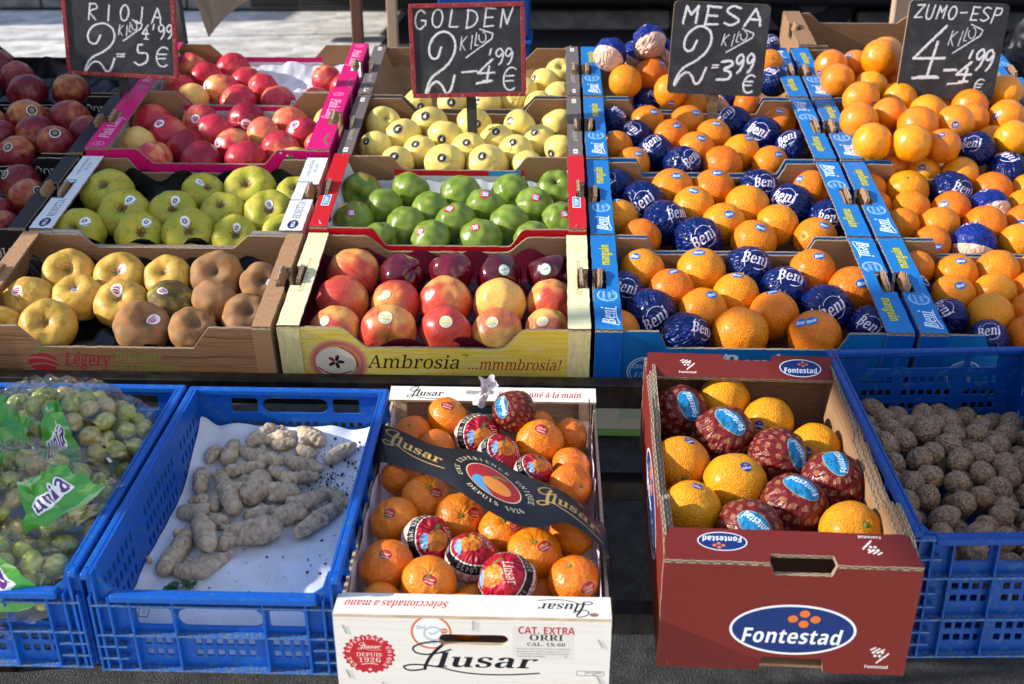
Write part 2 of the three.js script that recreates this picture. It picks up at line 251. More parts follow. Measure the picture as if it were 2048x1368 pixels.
SK.n = [1, 2].map((s) => skinMat(specks(skin(384, 192, (d, c, th) => { mix3(c, [94, 122, 34], [134, 152, 60], 0.5 + 0.6 * N3(d.x * 1.6 + s * 4, d.y * 1.6, d.z * 1.6)); blend3(c, [176, 96, 48], s === 1 ? ss(d.x * 0.8 - d.y * 0.3 + 0.3 * N3(d.x * 2, d.y * 2, d.z * 2), 0.45, 1.0) * 0.8 : 0); blend3(c, [120, 130, 50], gauss(th, 0.3) * 0.7); }), 900, [200, 218, 130], 0.4, 1.0, s + 60), 0.34, { coat: 0.18, cr: 0.25 }));
SK.e = [1, 2].map((s) => skinMat(specks(skin(384, 192, (d, c, th) => { mix3(c, [214, 172, 72], [196, 150, 62], 0.5 + 0.7 * N3(d.x * 1.7 + s * 4, d.y * 1.7, d.z * 1.7)); blend3(c, [150, 106, 48], ss(N3(d.x * 9 + s, d.y * 9, d.z * 9) * 0.6 + N3(d.x * 2, d.y * 2 + s, d.z * 2), 0.4, 1.1) * 0.5); russet(d, c, th, s, 0.6); }), 700, [132, 96, 40], 0.5, 0.8, s + 90), 0.5, { coat: 0.1, cr: 0.4 }));
SK.b = [1, 2].map((s) => skinMat(specks(skin(384, 192, (d, c, th) => { mix3(c, [164, 120, 78], [138, 100, 64], 0.5 + 0.7 * N3(d.x * 1.7 + s * 4, d.y * 1.7, d.z * 1.7)); blend3(c, [176, 112, 44], ss(N3(d.x * 1.5 + s * 2, d.y * 1.5, d.z * 1.5), 0.1, 0.9) * 0.6); const m = 1 + 0.06 * N3(d.x * 14, d.y * 14, d.z * 14); c[0] *= m; c[1] *= m; c[2] *= m; blend3(c, [90, 76, 60], gauss(th, 0.35) * 0.6); }), 800, [180, 146, 104], 0.4, 0.8, s + 120), 0.72, { coat: 0 }));
SK.v = [1].map((s) => skinMat(specks(skin(384, 192, (d, c, th) => { mix3(c, [110, 88, 46], [150, 144, 36], ss(N3(d.x * 1.6 + 3, d.y * 1.6, d.z * 1.6) + 0.5 * N3(d.x * 9, d.y * 9, d.z * 9) - d.y * 0.4, -0.1, 0.7)); blend3(c, [70, 104, 40], gauss(th, 0.2)); }), 800, [90, 74, 36], 0.5, 0.9, 8), 0.6, { coat: 0.05 }));
const citrusSkin = (s, a, b) => skin(256, 128, (d, c, th) => { mix3(c, a, b, 0.5 + 0.6 * N3(d.x * 1.5 + s * 4, d.y * 1.5, d.z * 1.5) + 0.15 * N3(d.x * 7, d.y * 7, d.z * 7 + s)); blend3(c, [196, 150, 30], gauss(th, 0.22) * 0.5); });
const pored = (map, rough, b, coat = 0.22) => phys(0xffffff, rough, { map, bumpMap: poreBump, bumpScale: b, clearcoat: coat, clearcoatRoughness: 0.3, specularIntensity: 0.6 });
SK.o = [[232, 128, 0, 240, 142, 2], [238, 142, 0, 244, 156, 4], [226, 110, 0, 236, 126, 2], [236, 132, 0, 230, 116, 2]].map((q, s) => pored(citrusSkin(s + 1, q.slice(0, 3), q.slice(3)), 0.31, 0.0022));
SK.z = [[238, 144, 0, 244, 160, 2], [234, 128, 0, 240, 146, 0], [236, 136, 0, 230, 120, 0]].map((q, s) => pored(citrusSkin(s + 5, q.slice(0, 3), q.slice(3)), 0.24, 0.0011, 0.5));
SK.j = [[236, 150, 0, 242, 164, 4], [232, 140, 0, 238, 154, 2]].map((q, s) => pored(citrusSkin(s + 9, q.slice(0, 3), q.slice(3)), 0.29, 0.0026));
SK.m = [[238, 124, 0, 244, 140, 0], [232, 110, 0, 240, 128, 0]].map((q, s) => pored(citrusSkin(s + 13, q.slice(0, 3), q.slice(3)), 0.25, 0.0014, 0.45));
const RAD = {
  g: [1, 2, 3].map((s) => appleR(s, { tall: 0.92, taper: 0.08 })), p: [4, 5, 6].map((s) => appleR(s, { tall: 0.93, taper: 0.07, lobe: 0.008, low: 0.1 })), a: [7, 8, 9].map((s) => appleR(s, { tall: 0.95, taper: 0.1, lobe: 0.008, low: 0.12 })), x: [10, 11].map((s) => appleR(s, { tall: 1.0, taper: 0.14, lobe: 0.06 })),
  l: [12, 13].map((s) => appleR(s, { tall: 0.96, taper: 0.12, wob: 0.03 })), r: [14, 15, 16].map((s) => appleR(s, { tall: 0.84, dip: 0.4, dw: 0.4, wob: 0.055, wob2: 0.006, shoulder: 0.09, lobe: 0.012 })), n: [17, 18, 19].map((s) => appleR(s, { tall: 0.94, taper: 0.08, lobe: 0.004, low: 0.08, wob: 0.04 })),
  e: [20, 21, 22].map((s) => appleR(s, { tall: 0.86, dip: 0.42, dw: 0.42, wob: 0.045, shoulder: 0.08, wob2: 0.008 })), b: [23, 24].map((s) => appleR(s, { tall: 0.86, dip: 0.4, dw: 0.4, wob: 0.05, shoulder: 0.09 })),
  o: [1, 2, 3].map((s) => orangeR(s, { tall: 0.98 })), z: [4, 5].map((s) => orangeR(s, { tall: 1.02, neck: 0.03 })), j: [6, 7].map((s) => orangeR(s, { tall: 0.96 })), m: [1, 2, 3].map((s) => mandR(s)),
};
Object.assign(RAD, { d: RAD.p, py: RAD.p, ay: RAD.a, v: RAD.e });
const GEO = {}; for (const k in RAD) GEO[k] = RAD[k].map((R) => GEO[R] ?? star(R, 48, 32));
// ---------------------------------------------------------------- stickers: one sheet of printed designs
const AT = {}, atlas = canvasTex(1024, 1024, (x) => {
  let n = 0; const cell = (k, draw) => { const cx = (n % 4) * 256, cy = Math.floor(n / 4) * 256; AT[k] = [cx / 1024, 1 - (cy + 256) / 1024, (cx + 256) / 1024, 1 - cy / 1024]; x.save(); x.translate(cx, cy); x.beginPath(); x.rect(0, 0, 256, 256); x.clip(); draw(); x.restore(); n++; };
  cell('beni', () => { x.fillStyle = '#0d62b4'; x.fillRect(0, 0, 256, 256); oval(x, 128, 128, 118, 118, null, '#2f86d0', 8); word(x, 'Beni', 128, 124, 180, 84, { slant: 0.25, bold: true }); curve(x, [60, 186, 130, 160, 200, 176], 8, '#fff'); });
  cell('golden', () => { x.fillStyle = '#d8cdb8'; x.fillRect(0, 0, 256, 256); oval(x, 128, 128, 112, 112, '#1e1712'); oval(x, 128, 128, 92, 92, null, '#cdbf9c', 5); oval(x, 122, 140, 34, 40, '#e8e2d4'); curve(x, [126, 104, 140, 80, 166, 76], 12, '#e8e2d4'); });
  cell('green', () => { x.fillStyle = '#c0142c'; x.fillRect(0, 0, 256, 256); x.fillStyle = '#e9f4fa'; x.fillRect(78, 60, 120, 130); x.fillStyle = '#2f9ed8'; x.fillRect(90, 74, 96, 100); word(x, '623', 138, 122, 80, 56, { font: 'sans-serif', bold: true }); x.fillStyle = '#f4e6e6'; for (let i = 0; i < 6; i++) x.fillRect(26, 66 + i * 22, 34, 6); });
  cell('renetta', () => { x.fillStyle = '#eef2f2'; x.fillRect(0, 0, 256, 256); curve(x, [30, 196, 128, 250, 226, 190], 22, '#2a93b8'); oval(x, 124, 112, 60, 44, '#1c3a5c'); word(x, 'M', 124, 112, 60, 44, { bold: true, font: 'sans-serif' }); });
  cell('swirl', () => { x.fillStyle = '#f4f1ee'; x.fillRect(0, 0, 256, 256); oval(x, 120, 128, 74, 66, '#c6274c'); curve(x, [48, 118, 120, 80, 190, 132], 18, '#f4f1ee'); curve(x, [60, 156, 120, 130, 180, 166], 12, '#f4f1ee'); curve(x, [168, 44, 190, 60, 196, 84], 14, '#3d8a3a'); });
  cell('ambrosia', () => { x.fillStyle = '#efe7c4'; x.fillRect(0, 0, 256, 256); oval(x, 128, 128, 118, 118, null, '#6f1f30', 7); x.fillStyle = '#f0dc84'; x.fillRect(40, 70, 176, 60); word(x, 'Ambrosia', 128, 156, 150, 30, { slant: 0.2, fill: '#343020' }); oval(x, 138, 92, 26, 22, '#f7f2e0', '#b9903a', 5); word(x, '4129', 128, 206, 70, 26, { font: 'sans-serif', fill: '#4a4030' }); });
  cell('joya', () => { x.fillStyle = '#e3f0ea'; x.fillRect(0, 0, 256, 256); oval(x, 128, 128, 112, 112, null, '#5fae92', 10); word(x, 'RED', 128, 54, 60, 26, { font: 'sans-serif', fill: '#357a5e', bold: true }); word(x, 'PASSION', 128, 122, 168, 46, { bold: true, fill: '#1e2a2a' }); word(x, 'ITALY', 128, 190, 80, 26, { font: 'sans-serif', fill: '#357a5e' }); });
  cell('heart', () => { x.fillStyle = '#f4e9ec'; x.fillRect(0, 0, 256, 256); x.fillStyle = '#c02a62'; x.beginPath(); x.moveTo(128, 214); x.bezierCurveTo(20, 130, 50, 40, 128, 88); x.bezierCurveTo(206, 40, 236, 130, 128, 214); x.fill(); word(x, 'pink', 128, 122, 80, 40, { slant: 0.2 }); });
  cell('finca', () => { x.fillStyle = '#1a1410'; x.fillRect(0, 0, 256, 256); oval(x, 128, 128, 108, 108, '#d9d2c2'); oval(x, 128, 128, 84, 84, '#3a2f22'); oval(x, 128, 128, 44, 44, '#8a7a58'); arcText(x, 'FINCA', 128, 128, 96, -2.3, -0.8, 20, { fill: '#3a2f22', bold: true, font: 'sans-serif' }); });
  cell('juice', () => { x.fillStyle = '#4a1c46'; x.fillRect(0, 0, 256, 256); oval(x, 128, 128, 104, 104, null, '#efe2e8', 10); word(x, 'TOPS', 128, 128, 128, 70, { bold: true, slant: 0.2, fill: '#f4e8ee' }); word(x, 'EXTRA', 128, 190, 80, 26, { fill: '#efc8a0', font: 'sans-serif' }); });
  cell('bigbrand', () => { x.fillStyle = '#123c94'; x.fillRect(0, 0, 256, 256); for (const [a, b] of [[104, 84], [136, 66], [166, 88], [132, 104]]) oval(x, a, b, 15, 14, '#f08028'); word(x, 'Fontestad', 128, 160, 200, 52, { slant: 0.15, bold: true, font: 'sans-serif' }); });
  cell('special', () => { x.fillStyle = '#b0182c'; x.fillRect(0, 0, 256, 256); oval(x, 128, 128, 116, 116, null, '#d6a84a', 12); word(x, 'Llusar', 128, 112, 150, 62, { slant: 0.3, bold: true, fill: '#f2cf8a' }); word(x, 'SPECIALE', 128, 184, 130, 28, { font: 'sans-serif', bold: true, fill: '#fff' }); });
});
const stickerMat = phys(0xffffff, 0.32, { map: atlas, clearcoat: 0.3, clearcoatRoughness: 0.2, specularIntensity: 0.6 });
function stickerGeo(R, d, up, rx, ry, cell, lift = 1.012) {   // an oval patch that hugs the fruit
  const n = d.clone().normalize(), ax = V().crossVectors(up, n); if (ax.lengthSq() < 1e-4) ax.set(1, 0, 0); ax.normalize(); const ay = V().crossVectors(n, ax), b = AT[cell], pos = [], uv = [], idx = [], q = V(), S = 18, Q = 4;
  for (let j = 0; j <= Q; j++) for (let i = 0; i <= S; i++) {
    const r = j / Q, a = i / S * 2 * Math.PI, sx = Math.cos(a) * r, sy = Math.sin(a) * r; q.copy(n).addScaledVector(ax, Math.tan(rx) * sx).addScaledVector(ay, Math.tan(ry) * sy).normalize(); const k = R(q) * lift; pos.push(q.x * k, q.y * k, q.z * k);
    uv.push(lerp(b[0], b[2], 0.5 + 0.47 * sx), lerp(b[1], b[3], 0.5 + 0.47 * sy)); }
  for (let j = 0; j < Q; j++) for (let i = 0; i < S; i++) { const k = j * (S + 1) + i; idx.push(k, k + S + 1, k + 1, k + 1, k + S + 1, k + S + 2); }
  const g = new THREE.BufferGeometry(); g.setAttribute('position', new THREE.Float32BufferAttribute(pos, 3)); g.setAttribute('uv', new THREE.Float32BufferAttribute(uv, 2)); g.setIndex(idx); g.computeVertexNormals(); return g;
}
// ---------------------------------------------------------------- printed wraps (disc-like uv, the print faces +y)
const crease = dataTex(512, 512, (u, v, c) => { const a = Math.atan2(v - 0.5, u - 0.5), q = Math.hypot(u - 0.5, v - 0.5), k = ss(q, 0.03, 0.2), r1 = 1 - Math.abs(N3(Math.cos(a) * 3.4, Math.sin(a) * 3.4, q * 7)) * 2, r2 = 1 - Math.abs(fbm(u * 7, v * 7, 31, 2)) * 1.8, r3 = 1 - Math.abs(N3(u * 17, v * 17, 12)) * 1.6; c[0] = c[1] = c[2] = clamp(50 + 90 * r1 * k + 80 * r2 + 36 * r3, 0, 255); }, false);
const wrapMat = (t, rough, o = {}) => phys(0xffffff, rough, { map: t, bumpMap: crease, bumpScale: 0.0045, specularIntensity: 0.45, clearcoat: 0.12, clearcoatRoughness: 0.1, ...o });
function beniMark(x, W, k, col) {
  word(x, 'Beni', W / 2, W / 2, W * 0.2 * k, W * 0.085 * k, { slant: 0.22, fill: col, bold: true }); curve(x, [W * (0.5 - 0.055 * k), W * (0.5 - 0.07 * k), W * (0.5 - 0.1 * k), W * (0.5 - 0.04 * k), W * (0.5 - 0.075 * k), W * (0.5 + 0.075 * k)], W * 0.007 * k, col);
  x.beginPath(); x.ellipse(W * 0.515, W * 0.5, W * 0.075 * k, W * 0.082 * k, 0, -2.4, 1.9); x.lineWidth = W * 0.005 * k; x.strokeStyle = col; x.stroke();
}
const blueWrap = wrapMat(canvasTex(1024, 1024, (x, W) => { x.fillStyle = '#021c58'; x.fillRect(0, 0, W, W); const r = rng(3); for (let i = 0; i < 260; i++) { x.strokeStyle = (r() < 0.5 ? 'rgba(20,40,130,' : 'rgba(2,12,60,') + r() * 0.4 + ')'; x.lineWidth = 2 + r() * 8; x.beginPath(); const a = r() * 7, q = 60 + r() * 440; x.moveTo(W / 2 + Math.cos(a) * q, W / 2 + Math.sin(a) * q); x.lineTo(W / 2 + Math.cos(a + 0.1) * (q + 90), W / 2 + Math.sin(a + 0.1) * (q + 90)); x.stroke(); } beniMark(x, W, 0.92, '#e8dcec'); x.save(); x.translate(W / 2, W / 2); x.beginPath(); x.ellipse(0, 0, 505, 505, 0, 2.2, 3.3); x.ellipse(0, 0, 330, 330, 0, 3.3, 2.2, true); x.fillStyle = '#d8c0bc'; x.fill(); x.restore(); }), 0.3);
const halfWrap = wrapMat(canvasTex(512, 512, (x, W) => { x.fillStyle = '#e2bba6'; x.fillRect(0, 0, W, W); wear(x, W, W, 400, 5); x.fillStyle = '#10287c'; x.beginPath(); x.moveTo(70, 120); x.quadraticCurveTo(256, 10, 440, 150); x.quadraticCurveTo(470, 260, 400, 350); x.quadraticCurveTo(280, 300, 170, 250); x.quadraticCurveTo(80, 220, 70, 120); x.fill(); for (let i = 0; i < 26; i++) { x.strokeStyle = 'rgba(255,255,255,.5)'; x.lineWidth = 2 + i % 4; x.beginPath(); x.moveTo(20 + i * 20, 420); x.lineTo(60 + i * 15, 512); x.stroke(); } word(x, 'Beni', 280, 160, 130, 60, { slant: 0.22, fill: '#e8e4f0' }); }), 0.5, { clearcoat: 0.1 });
const maroonWrap = wrapMat(canvasTex(1024, 1024, (x, W) => {
  x.fillStyle = '#6a1a1c'; x.fillRect(0, 0, W, W); const gold = '#a07a50';
  for (let ring = 1; ring < 9; ring++) { const n = Math.round(ring * 6.2); for (let i = 0; i < n; i++) { const a = i / n * 6.283 + ring * 0.4; x.save(); x.translate(W / 2 + Math.cos(a) * ring * 62, W / 2 + Math.sin(a) * ring * 62); x.rotate(a + 1.57); x.scale(0.8, 0.8); for (const [q, w] of [[-16, -8], [-3, -8], [-16, 5], [-3, 5]]) oval(x, q, w, 5, 5, gold); x.fillStyle = gold; x.fillRect(6, -16, 7, 32); x.fillRect(17, -16, 7, 24); x.fillRect(-22, 14, 26, 6); x.restore(); } }
  oval(x, W / 2, W / 2, 98, 60, '#1d79ae', '#8f9a7e', 5); for (const [a, b] of [[487, 474], [507, 466], [503, 482], [524, 476]]) oval(x, a, b, 8, 7, '#1c5a70'); word(x, 'Fontestad', W / 2, W / 2 + 17, 166, 40, { slant: 0.15, bold: true, font: 'sans-serif', fill: '#e6f0f4' });
}), 0.36, { bumpScale: 0.003 });
const medalWrap = wrapMat(canvasTex(1024, 1024, (x, W) => {
  x.fillStyle = '#e4c2bc'; x.fillRect(0, 0, W, W); wear(x, W, W, 900, 8); x.translate(W / 2, W / 2); x.scale(0.84, 0.84); x.translate(-W / 2, -W / 2); oval(x, W / 2, W / 2, 290, 290, '#181a22'); oval(x, W / 2, W / 2, 290, 290, null, '#e8dccc', 6); oval(x, W / 2, W / 2, 218, 218, '#a8142a', '#efe4d2', 9);
  arcText(x, 'UNE EXPERIENCE UNIQUE', W / 2, W / 2, 254, -2.9, -0.1, 46, { fill: '#e8dfcc' }); arcText(x, 'DEPUIS 1926', W / 2, W / 2, 254, 2.5, 0.7, 46, { fill: '#e8dfcc', inside: true });
  // the medallion carries a plain orange with a leaf
  oval(x, 470, 520, 92, 86, '#d9822a'); oval(x, 440, 560, 70, 40, '#c06a1e'); curve(x, [470, 440, 500, 400, 556, 404], 22, '#5e7a34'); x.fillStyle = '#7fa6cc'; x.beginPath(); x.moveTo(330, 470); x.quadraticCurveTo(380, 420, 400, 460); x.quadraticCurveTo(380, 560, 350, 600); x.quadraticCurveTo(310, 540, 330, 470); x.fill();
  word(x, 'Llusar', 612, 520, 190, 70, { slant: 0.3, rot: 1.4, fill: '#f2e2c8' }); word(x, 'SPECIALE', 556, 540, 120, 24, { rot: 1.4, font: 'sans-serif', fill: '#e0b8a0' });
}), 0.36);
const wrapGeos = [1, 2, 3, 4, 5].map((s) => { const R = wrapR(s * 7, 10, 0.022); return [star(R, 64, 44, true), R]; });
const tissueGeos = [6, 7].map((s) => { const R0_ = wrapR(s * 7, 14, 0.026), R = (d) => { const t = Math.acos(clamp(d.y, -1, 1)); return R0_(d) * (1 + 0.25 * gauss(Math.PI - t, 0.4)); }; return [star(R, 64, 44, true), R]; });
const medalGeos = [8, 9].map((s) => { const R = wrapR(s * 7, 12, 0.016, 0.9); return [star(R, 64, 44, true), R]; });

const stalkGeo = (() => { const g = tube([V(0, 0.52, 0), V(0.01, 0.68, 0.01), V(0.05, 0.86, 0.03)], 0.026, 8, 6); return g; })();
const stalkMat = std(C(84, 58, 34), 0.8), buttonMat = std(C(98, 118, 52), 0.75), woolMat = std(C(70, 56, 34), 0.95);
const buttonGeo = (y, s) => { const r = rng(5), parts = []; const c = new THREE.SphereGeometry(0.05 * s, 10, 8); c.scale(1, 0.6, 1); c.translate(0, y + 0.02, 0); parts.push(c); for (let i = 0; i < 5; i++) { const q = new THREE.ConeGeometry(0.035 * s, 0.1 * s, 6); q.rotateZ(-Math.PI / 2); q.scale(1, 0.5, 1); q.translate(0.055 * s, 0, 0); q.rotateY(i * 1.2566 + r() * 0.3); q.translate(0, y + 0.01, 0); parts.push(q); } return mergeGeometries(parts.map((p) => p.index ? p.toNonIndexed() : p)); };
const orangeButton = buttonGeo(0.92, 1.5), mandButton = buttonGeo(0.735, 1.5);
const tuftGeo = (() => { const ps = []; const r = rng(4); for (let i = 0; i < 7; i++) { const c = new THREE.ConeGeometry(0.016, 0.14, 4); c.translate(0, 0.07, 0); c.rotateZ(0.3 + r() * 0.5); c.rotateY(i * 0.9); c.scale(0.5, 0.6, 0.5); c.translate(0, 0.56, 0); ps.push(c); } return mergeGeometries(ps); })();
// ---------------------------------------------------------------- setting: road, pavement, kerb
const asphalt = std(0xffffff, 0.9, { map: rep(dataTex(512, 512, (u, v, c) => { const g = N3(u * 150, v * 150, 2) * 0.5 + N3(u * 80, v * 80, 9) * 0.4 + 0.35 * fbm(u * 6, v * 6, 4, 3); const k = 52 + 30 * g + (N3(u * 110, v * 110, 5) > 0.72 ? 50 : 0); c[0] = k; c[1] = k; c[2] = k * 1.03; }), 2, 2), bumpMap: rep(dataTex(256, 256, (u, v, c) => { c[0] = c[1] = c[2] = 128 + 110 * N3(u * 80, v * 80, 3); }, false), 4, 4), bumpScale: 0.004 });
const concrete = std(0xffffff, 0.9, { map: rep(dataTex(512, 512, (u, v, c) => { const k = 206 + 14 * N3(u * 120, v * 120, 3) - (N3(u * 14, v * 14, 8) > 0.55 ? 22 : 0) + 26 * fbm(u * 5, v * 5, 6, 4); c[0] = k; c[1] = k * 0.985; c[2] = k * 0.96; }), 0.5, 0.5) });
const kerbStone = std(0xffffff, 0.88, { map: rep(dataTex(256, 256, (u, v, c) => { const k = 150 + 20 * N3(u * 70, v * 70, 3) + 22 * fbm(u * 4, v * 4, 8, 3); c[0] = k; c[1] = k * 0.98; c[2] = k * 0.95; }), 1, 1) });
function ground(w, d, x, y, z, uvs = 1) { const g = new THREE.PlaneGeometry(w, d); g.rotateX(-Math.PI / 2); g.translate(x, y, z); return boxUV(g, uvs); }
structure('road', ground(160, 160, 0, 0, -40), asphalt, 'dark asphalt under and around the stand');
structure('bounce_paving', ground(30, 14, 0, 0.004, 6.1), concrete, 'pale paving where the shoppers stand');  // pale sheet added out of view to bounce sunlight onto the carton fronts
structure('pavement', ground(28.7, 5.6, -15.7, 0.004, -8.3), concrete, 'pale sunlit concrete strip behind the stand');  // right end stands in for a shade edge, built as a change of surface
{ // low kerb wall of long stones behind the pavement
  const g = thing('kerb_wall', 'low grey wall of long stone blocks behind the pavement', 'wall', null, V(0, 0, -11.4));
  for (let i = 0; i < 14; i++) part('stone', box(1.42, 0.5, 0.35, -10 + i * 1.44 + 0.02 * R0(), 0.25 + 0.012 * R0(), 0.01 * R0(), 0.02), kerbStone, g);
}
{ // cracked raised slab in the shade
  const g = thing('kerb_slab', 'cracked grey concrete slab edge lying in shade', 'kerb', null, V(1.3, 0, -10.35));
  for (const [x, w, a] of [[-0.9, 1.3, 0.03], [0.55, 1.55, -0.04], [2.3, 1.9, 0.02]]) { const b = box(w, 0.16, 0.55, 0, 0.08, 0, 0.025); b.rotateY(a); b.translate(x, 0, 0.05 * a * 10); part('stone', b, kerbStone, g); }
}
// ---------------------------------------------------------------- the stand itself: shelves, front rail, posts, lower rails
{
  const g = thing('market_stand', 'dark steel market stand with sloping shelf and low front rails', 'market stand', null, V(0, 0, 0));
  const pt = (n, geo, q, p) => { const m = part(n, geo, metalDark, g); m.quaternion.copy(q); m.position.copy(p); return m; }, id = new THREE.Quaternion();
  for (let i = 0; i < 4; i++) pt('shelf_board', box(2.62, 0.012, 0.27, -0.2, -0.1205, -0.15 - 0.305 * i, 0.001, 2), STAND.q, STAND.o);
  pt('front_rail', box(2.06, 0.042, 0.030, -0.125, 0, 0, 0.003, 2), id, V(0.0752, 0.700, -1.602));
  for (const x of [-1.5, 1.08]) pt('side_rail', box(0.03, 0.04, 1.3, x, -0.147, -0.62, 0.002, 2), STAND.q, STAND.o);
  for (const [x, z, h] of [[-1.05, -1.75, 0.62], [1.15, -1.75, 0.62], [-1.4, -2.85, 0.86], [1.15, -2.85, 0.86]]) pt('leg', box(0.035, h, 0.035, x, h / 2, z, 0.002, 2), id, V(0, 0, 0));
  // lower rack: the crates stand on two rails
  for (const [y, z] of [[0.555, -1.225], [0.59, -1.50]]) pt('rack_rail', box(2.5, 0.035, 0.03, 0, y, z, 0.003, 2), id, V(0, 0, 0));
  for (const x of [-1.2, 1.22]) { pt('rack_rail', box(0.03, 0.03, 0.62, x, 0.53, -1.36, 0.002, 2), id, V(0, 0, 0)); pt('leg', box(0.03, 0.52, 0.03, x, 0.26, -1.13, 0.002, 2), id, V(0, 0, 0)); }
}

{ // pale building on the right of the street: its sunlit wall is the bright band mirrored in the apples
  const g = thing('street_building', 'pale sunlit building standing to the right of the market street', 'building', null, V(3.6, 0, 0)), wallM = std(C(224, 220, 212), 0.9), glass = phys(C(30, 36, 42), 0.1), fr = std(C(120, 112, 100), 0.7);
  part('wall', box(0.4, 7.2, 9.4, 0.2, 3.6, 5.2, 0.02), wallM, g);
  for (let f = 0; f < 2; f++) for (let i = 0; i < 4; i++) { const w = part('window', box(0.06, 1.5, 0.95, -0.01, 2.3 + f * 2.7, 1.7 + i * 2.3, 0.01), fr, g); part('pane', box(0.02, 1.36, 0.82, -0.045, 2.3 + f * 2.7, 1.7 + i * 2.3, 0), glass, w); }
}
// ---------------------------------------------------------------- print on the cartons
const stripTex = (bg, draw, W = 128, H = 840) => canvasTex(W, H, (x) => { x.fillStyle = bg; x.fillRect(0, 0, W, H); draw(x, W, H); wear(x, W, H, 160, W + H + bg.length); scuffs(x, W, H, 70, bg.length + draw.toString().length, 'rgba(235,235,230,'); flutes(x, W, H, 9, 0.05, false); });
const printed = (t, rough = 0.5, coat = 0.12) => phys(0xffffff, rough, { map: t, specularIntensity: 0.4, clearcoat: coat * 0.5, clearcoatRoughness: 0.4 });
function citrusEmblem(x, cx, cy, r, rot, col) { x.save(); x.translate(cx, cy); x.rotate(rot); x.beginPath(); x.arc(0, 0, r, 0.5, 5.6); x.lineWidth = r * 0.08; x.strokeStyle = col; x.stroke(); x.beginPath(); x.arc(0, 0, r * 0.86, 0.9, 5.2); x.lineWidth = r * 0.05; x.stroke(); word(x, 'Envasado', 0, -r * 0.4, r * 1.5, r * 0.34, { slant: 0.2, fill: col }); word(x, 'a mano', 0, r * 0.16, r * 1.2, r * 0.42, { slant: 0.2, fill: col }); word(x, '1935', r * 0.3, r * 0.62, r * 0.6, r * 0.2, { fill: col }); x.restore(); }
function beniScript(x, cx, cy, w, h, rot, col) { x.save(); x.translate(cx, cy); x.rotate(rot); word(x, 'Beni', 0, 0, w, h, { slant: 0.24, fill: col, bold: true }); curve(x, [-w * 0.5, h * 0.8, 0, h * 0.5, w * 0.55, h * 0.62], h * 0.09, col); curve(x, [-w * 0.42, -h * 0.5, -w * 0.52, h * 0.1, -w * 0.6, h * 0.75], h * 0.1, col); x.restore(); }
const blueStrip = stripTex('#1676bf', (x, W, H) => { word(x, 'manguán', 66, 190, 196, 50, { font: 'sans-serif', bold: true, rot: -Math.PI / 2, fill: '#e3cf2c', stroke: '#1d5f40', lw: 10 }); citrusEmblem(x, 66, 560, 48, -Math.PI / 2, '#cfe6f6'); beniScript(x, 66, 726, 130, 62, -Math.PI / 2, '#eef5fb'); });
const flip = (t) => { const q = t.clone(); q.center.set(0.5, 0.5); q.rotation = Math.PI; return q; };
const blueFront = canvasTex(1024, 226, (x, W, H) => { x.fillStyle = '#1270ba'; x.fillRect(0, 0, W, H); flutes(x, W, H, 6, 0.04); citrusEmblem(x, 170, 170, 58, 0, '#d6e8f6'); beniScript(x, 510, 138, 190, 84, 0, '#e8f2fa'); citrusEmblem(x, 830, 170, 58, 0, '#d6e8f6'); wear(x, W, H, 300, 4); scuffs(x, W, H, 110, 7, 'rgba(150,200,235,'); });
const pinkStrip = stripTex('#d81474', (x, W, H) => { word(x, 'Pink Lady', 64, 560, 300, 62, { slant: 0.25, rot: -Math.PI / 2, fill: '#f6dbe6' }); curve(x, [20, 60, 60, 120, 30, 200], 10, '#3a8a3a'); oval(x, 64, 790, 30, 26, null, '#f0b8d0', 4); word(x, 'PL', 64, 790, 30, 24, { fill: '#f0b8d0' }); });
const pinkFront = canvasTex(1024, 226, (x, W, H) => { x.fillStyle = '#d4146e'; x.fillRect(0, 0, W, H); flutes(x, W, H, 6, 0.04); for (let i = 0; i < 7; i++) { curve(x, [180 + i * 120, 130, 240 + i * 110, 80 + (i % 2) * 60, 290 + i * 110, 140], 10, i % 2 ? '#2f8a3c' : '#7a1050'); } curve(x, [860, 40, 880, 120, 990, 150], 20, '#2f9a3c'); curve(x, [840, 170, 900, 120, 1010, 190], 14, '#f2eef0'); for (let i = 0; i < 16; i++) oval(x, 820 + (i * 37) % 190, 20 + (i * 53) % 190, 5, 5, '#f6d2e2'); wear(x, W, H, 200, 5); });
const whiteStrip = stripTex('#dfe3e6', (x, W, H) => { word(x, 'LA MELA MODERNA', 44, 130, 210, 20, { rot: -Math.PI / 2, fill: '#4a4e4c', font: 'sans-serif' }); word(x, 'DAL 1800', 78, 130, 100, 20, { rot: -Math.PI / 2, fill: '#4a4e4c', font: 'sans-serif' }); word(x, 'RENETTA', 70, 620, 190, 44, { rot: -Math.PI / 2, fill: '#2c302e' }); x.strokeStyle = '#2b8c9c'; x.lineWidth = 10; x.strokeRect(-30, 300, 96, 210); oval(x, 66, 776, 30, 46, '#1d2c58'); word(x, 'MELA', 66, 776, 60, 20, { rot: -Math.PI / 2, font: 'sans-serif', bold: true }); });
const greyStrip = stripTex('#6f6764', (x, W, H) => { x.fillStyle = '#e6e2da'; for (const y of [60, 780]) { x.fillRect(46, y - 34, 40, 60); x.fillStyle = '#6f6764'; x.fillRect(56, y - 10, 20, 14); x.fillStyle = '#e6e2da'; } word(x, 'golden', 60, 560, 150, 40, { slant: 0.2, rot: -Math.PI / 2, fill: '#b8b0a8' }); });
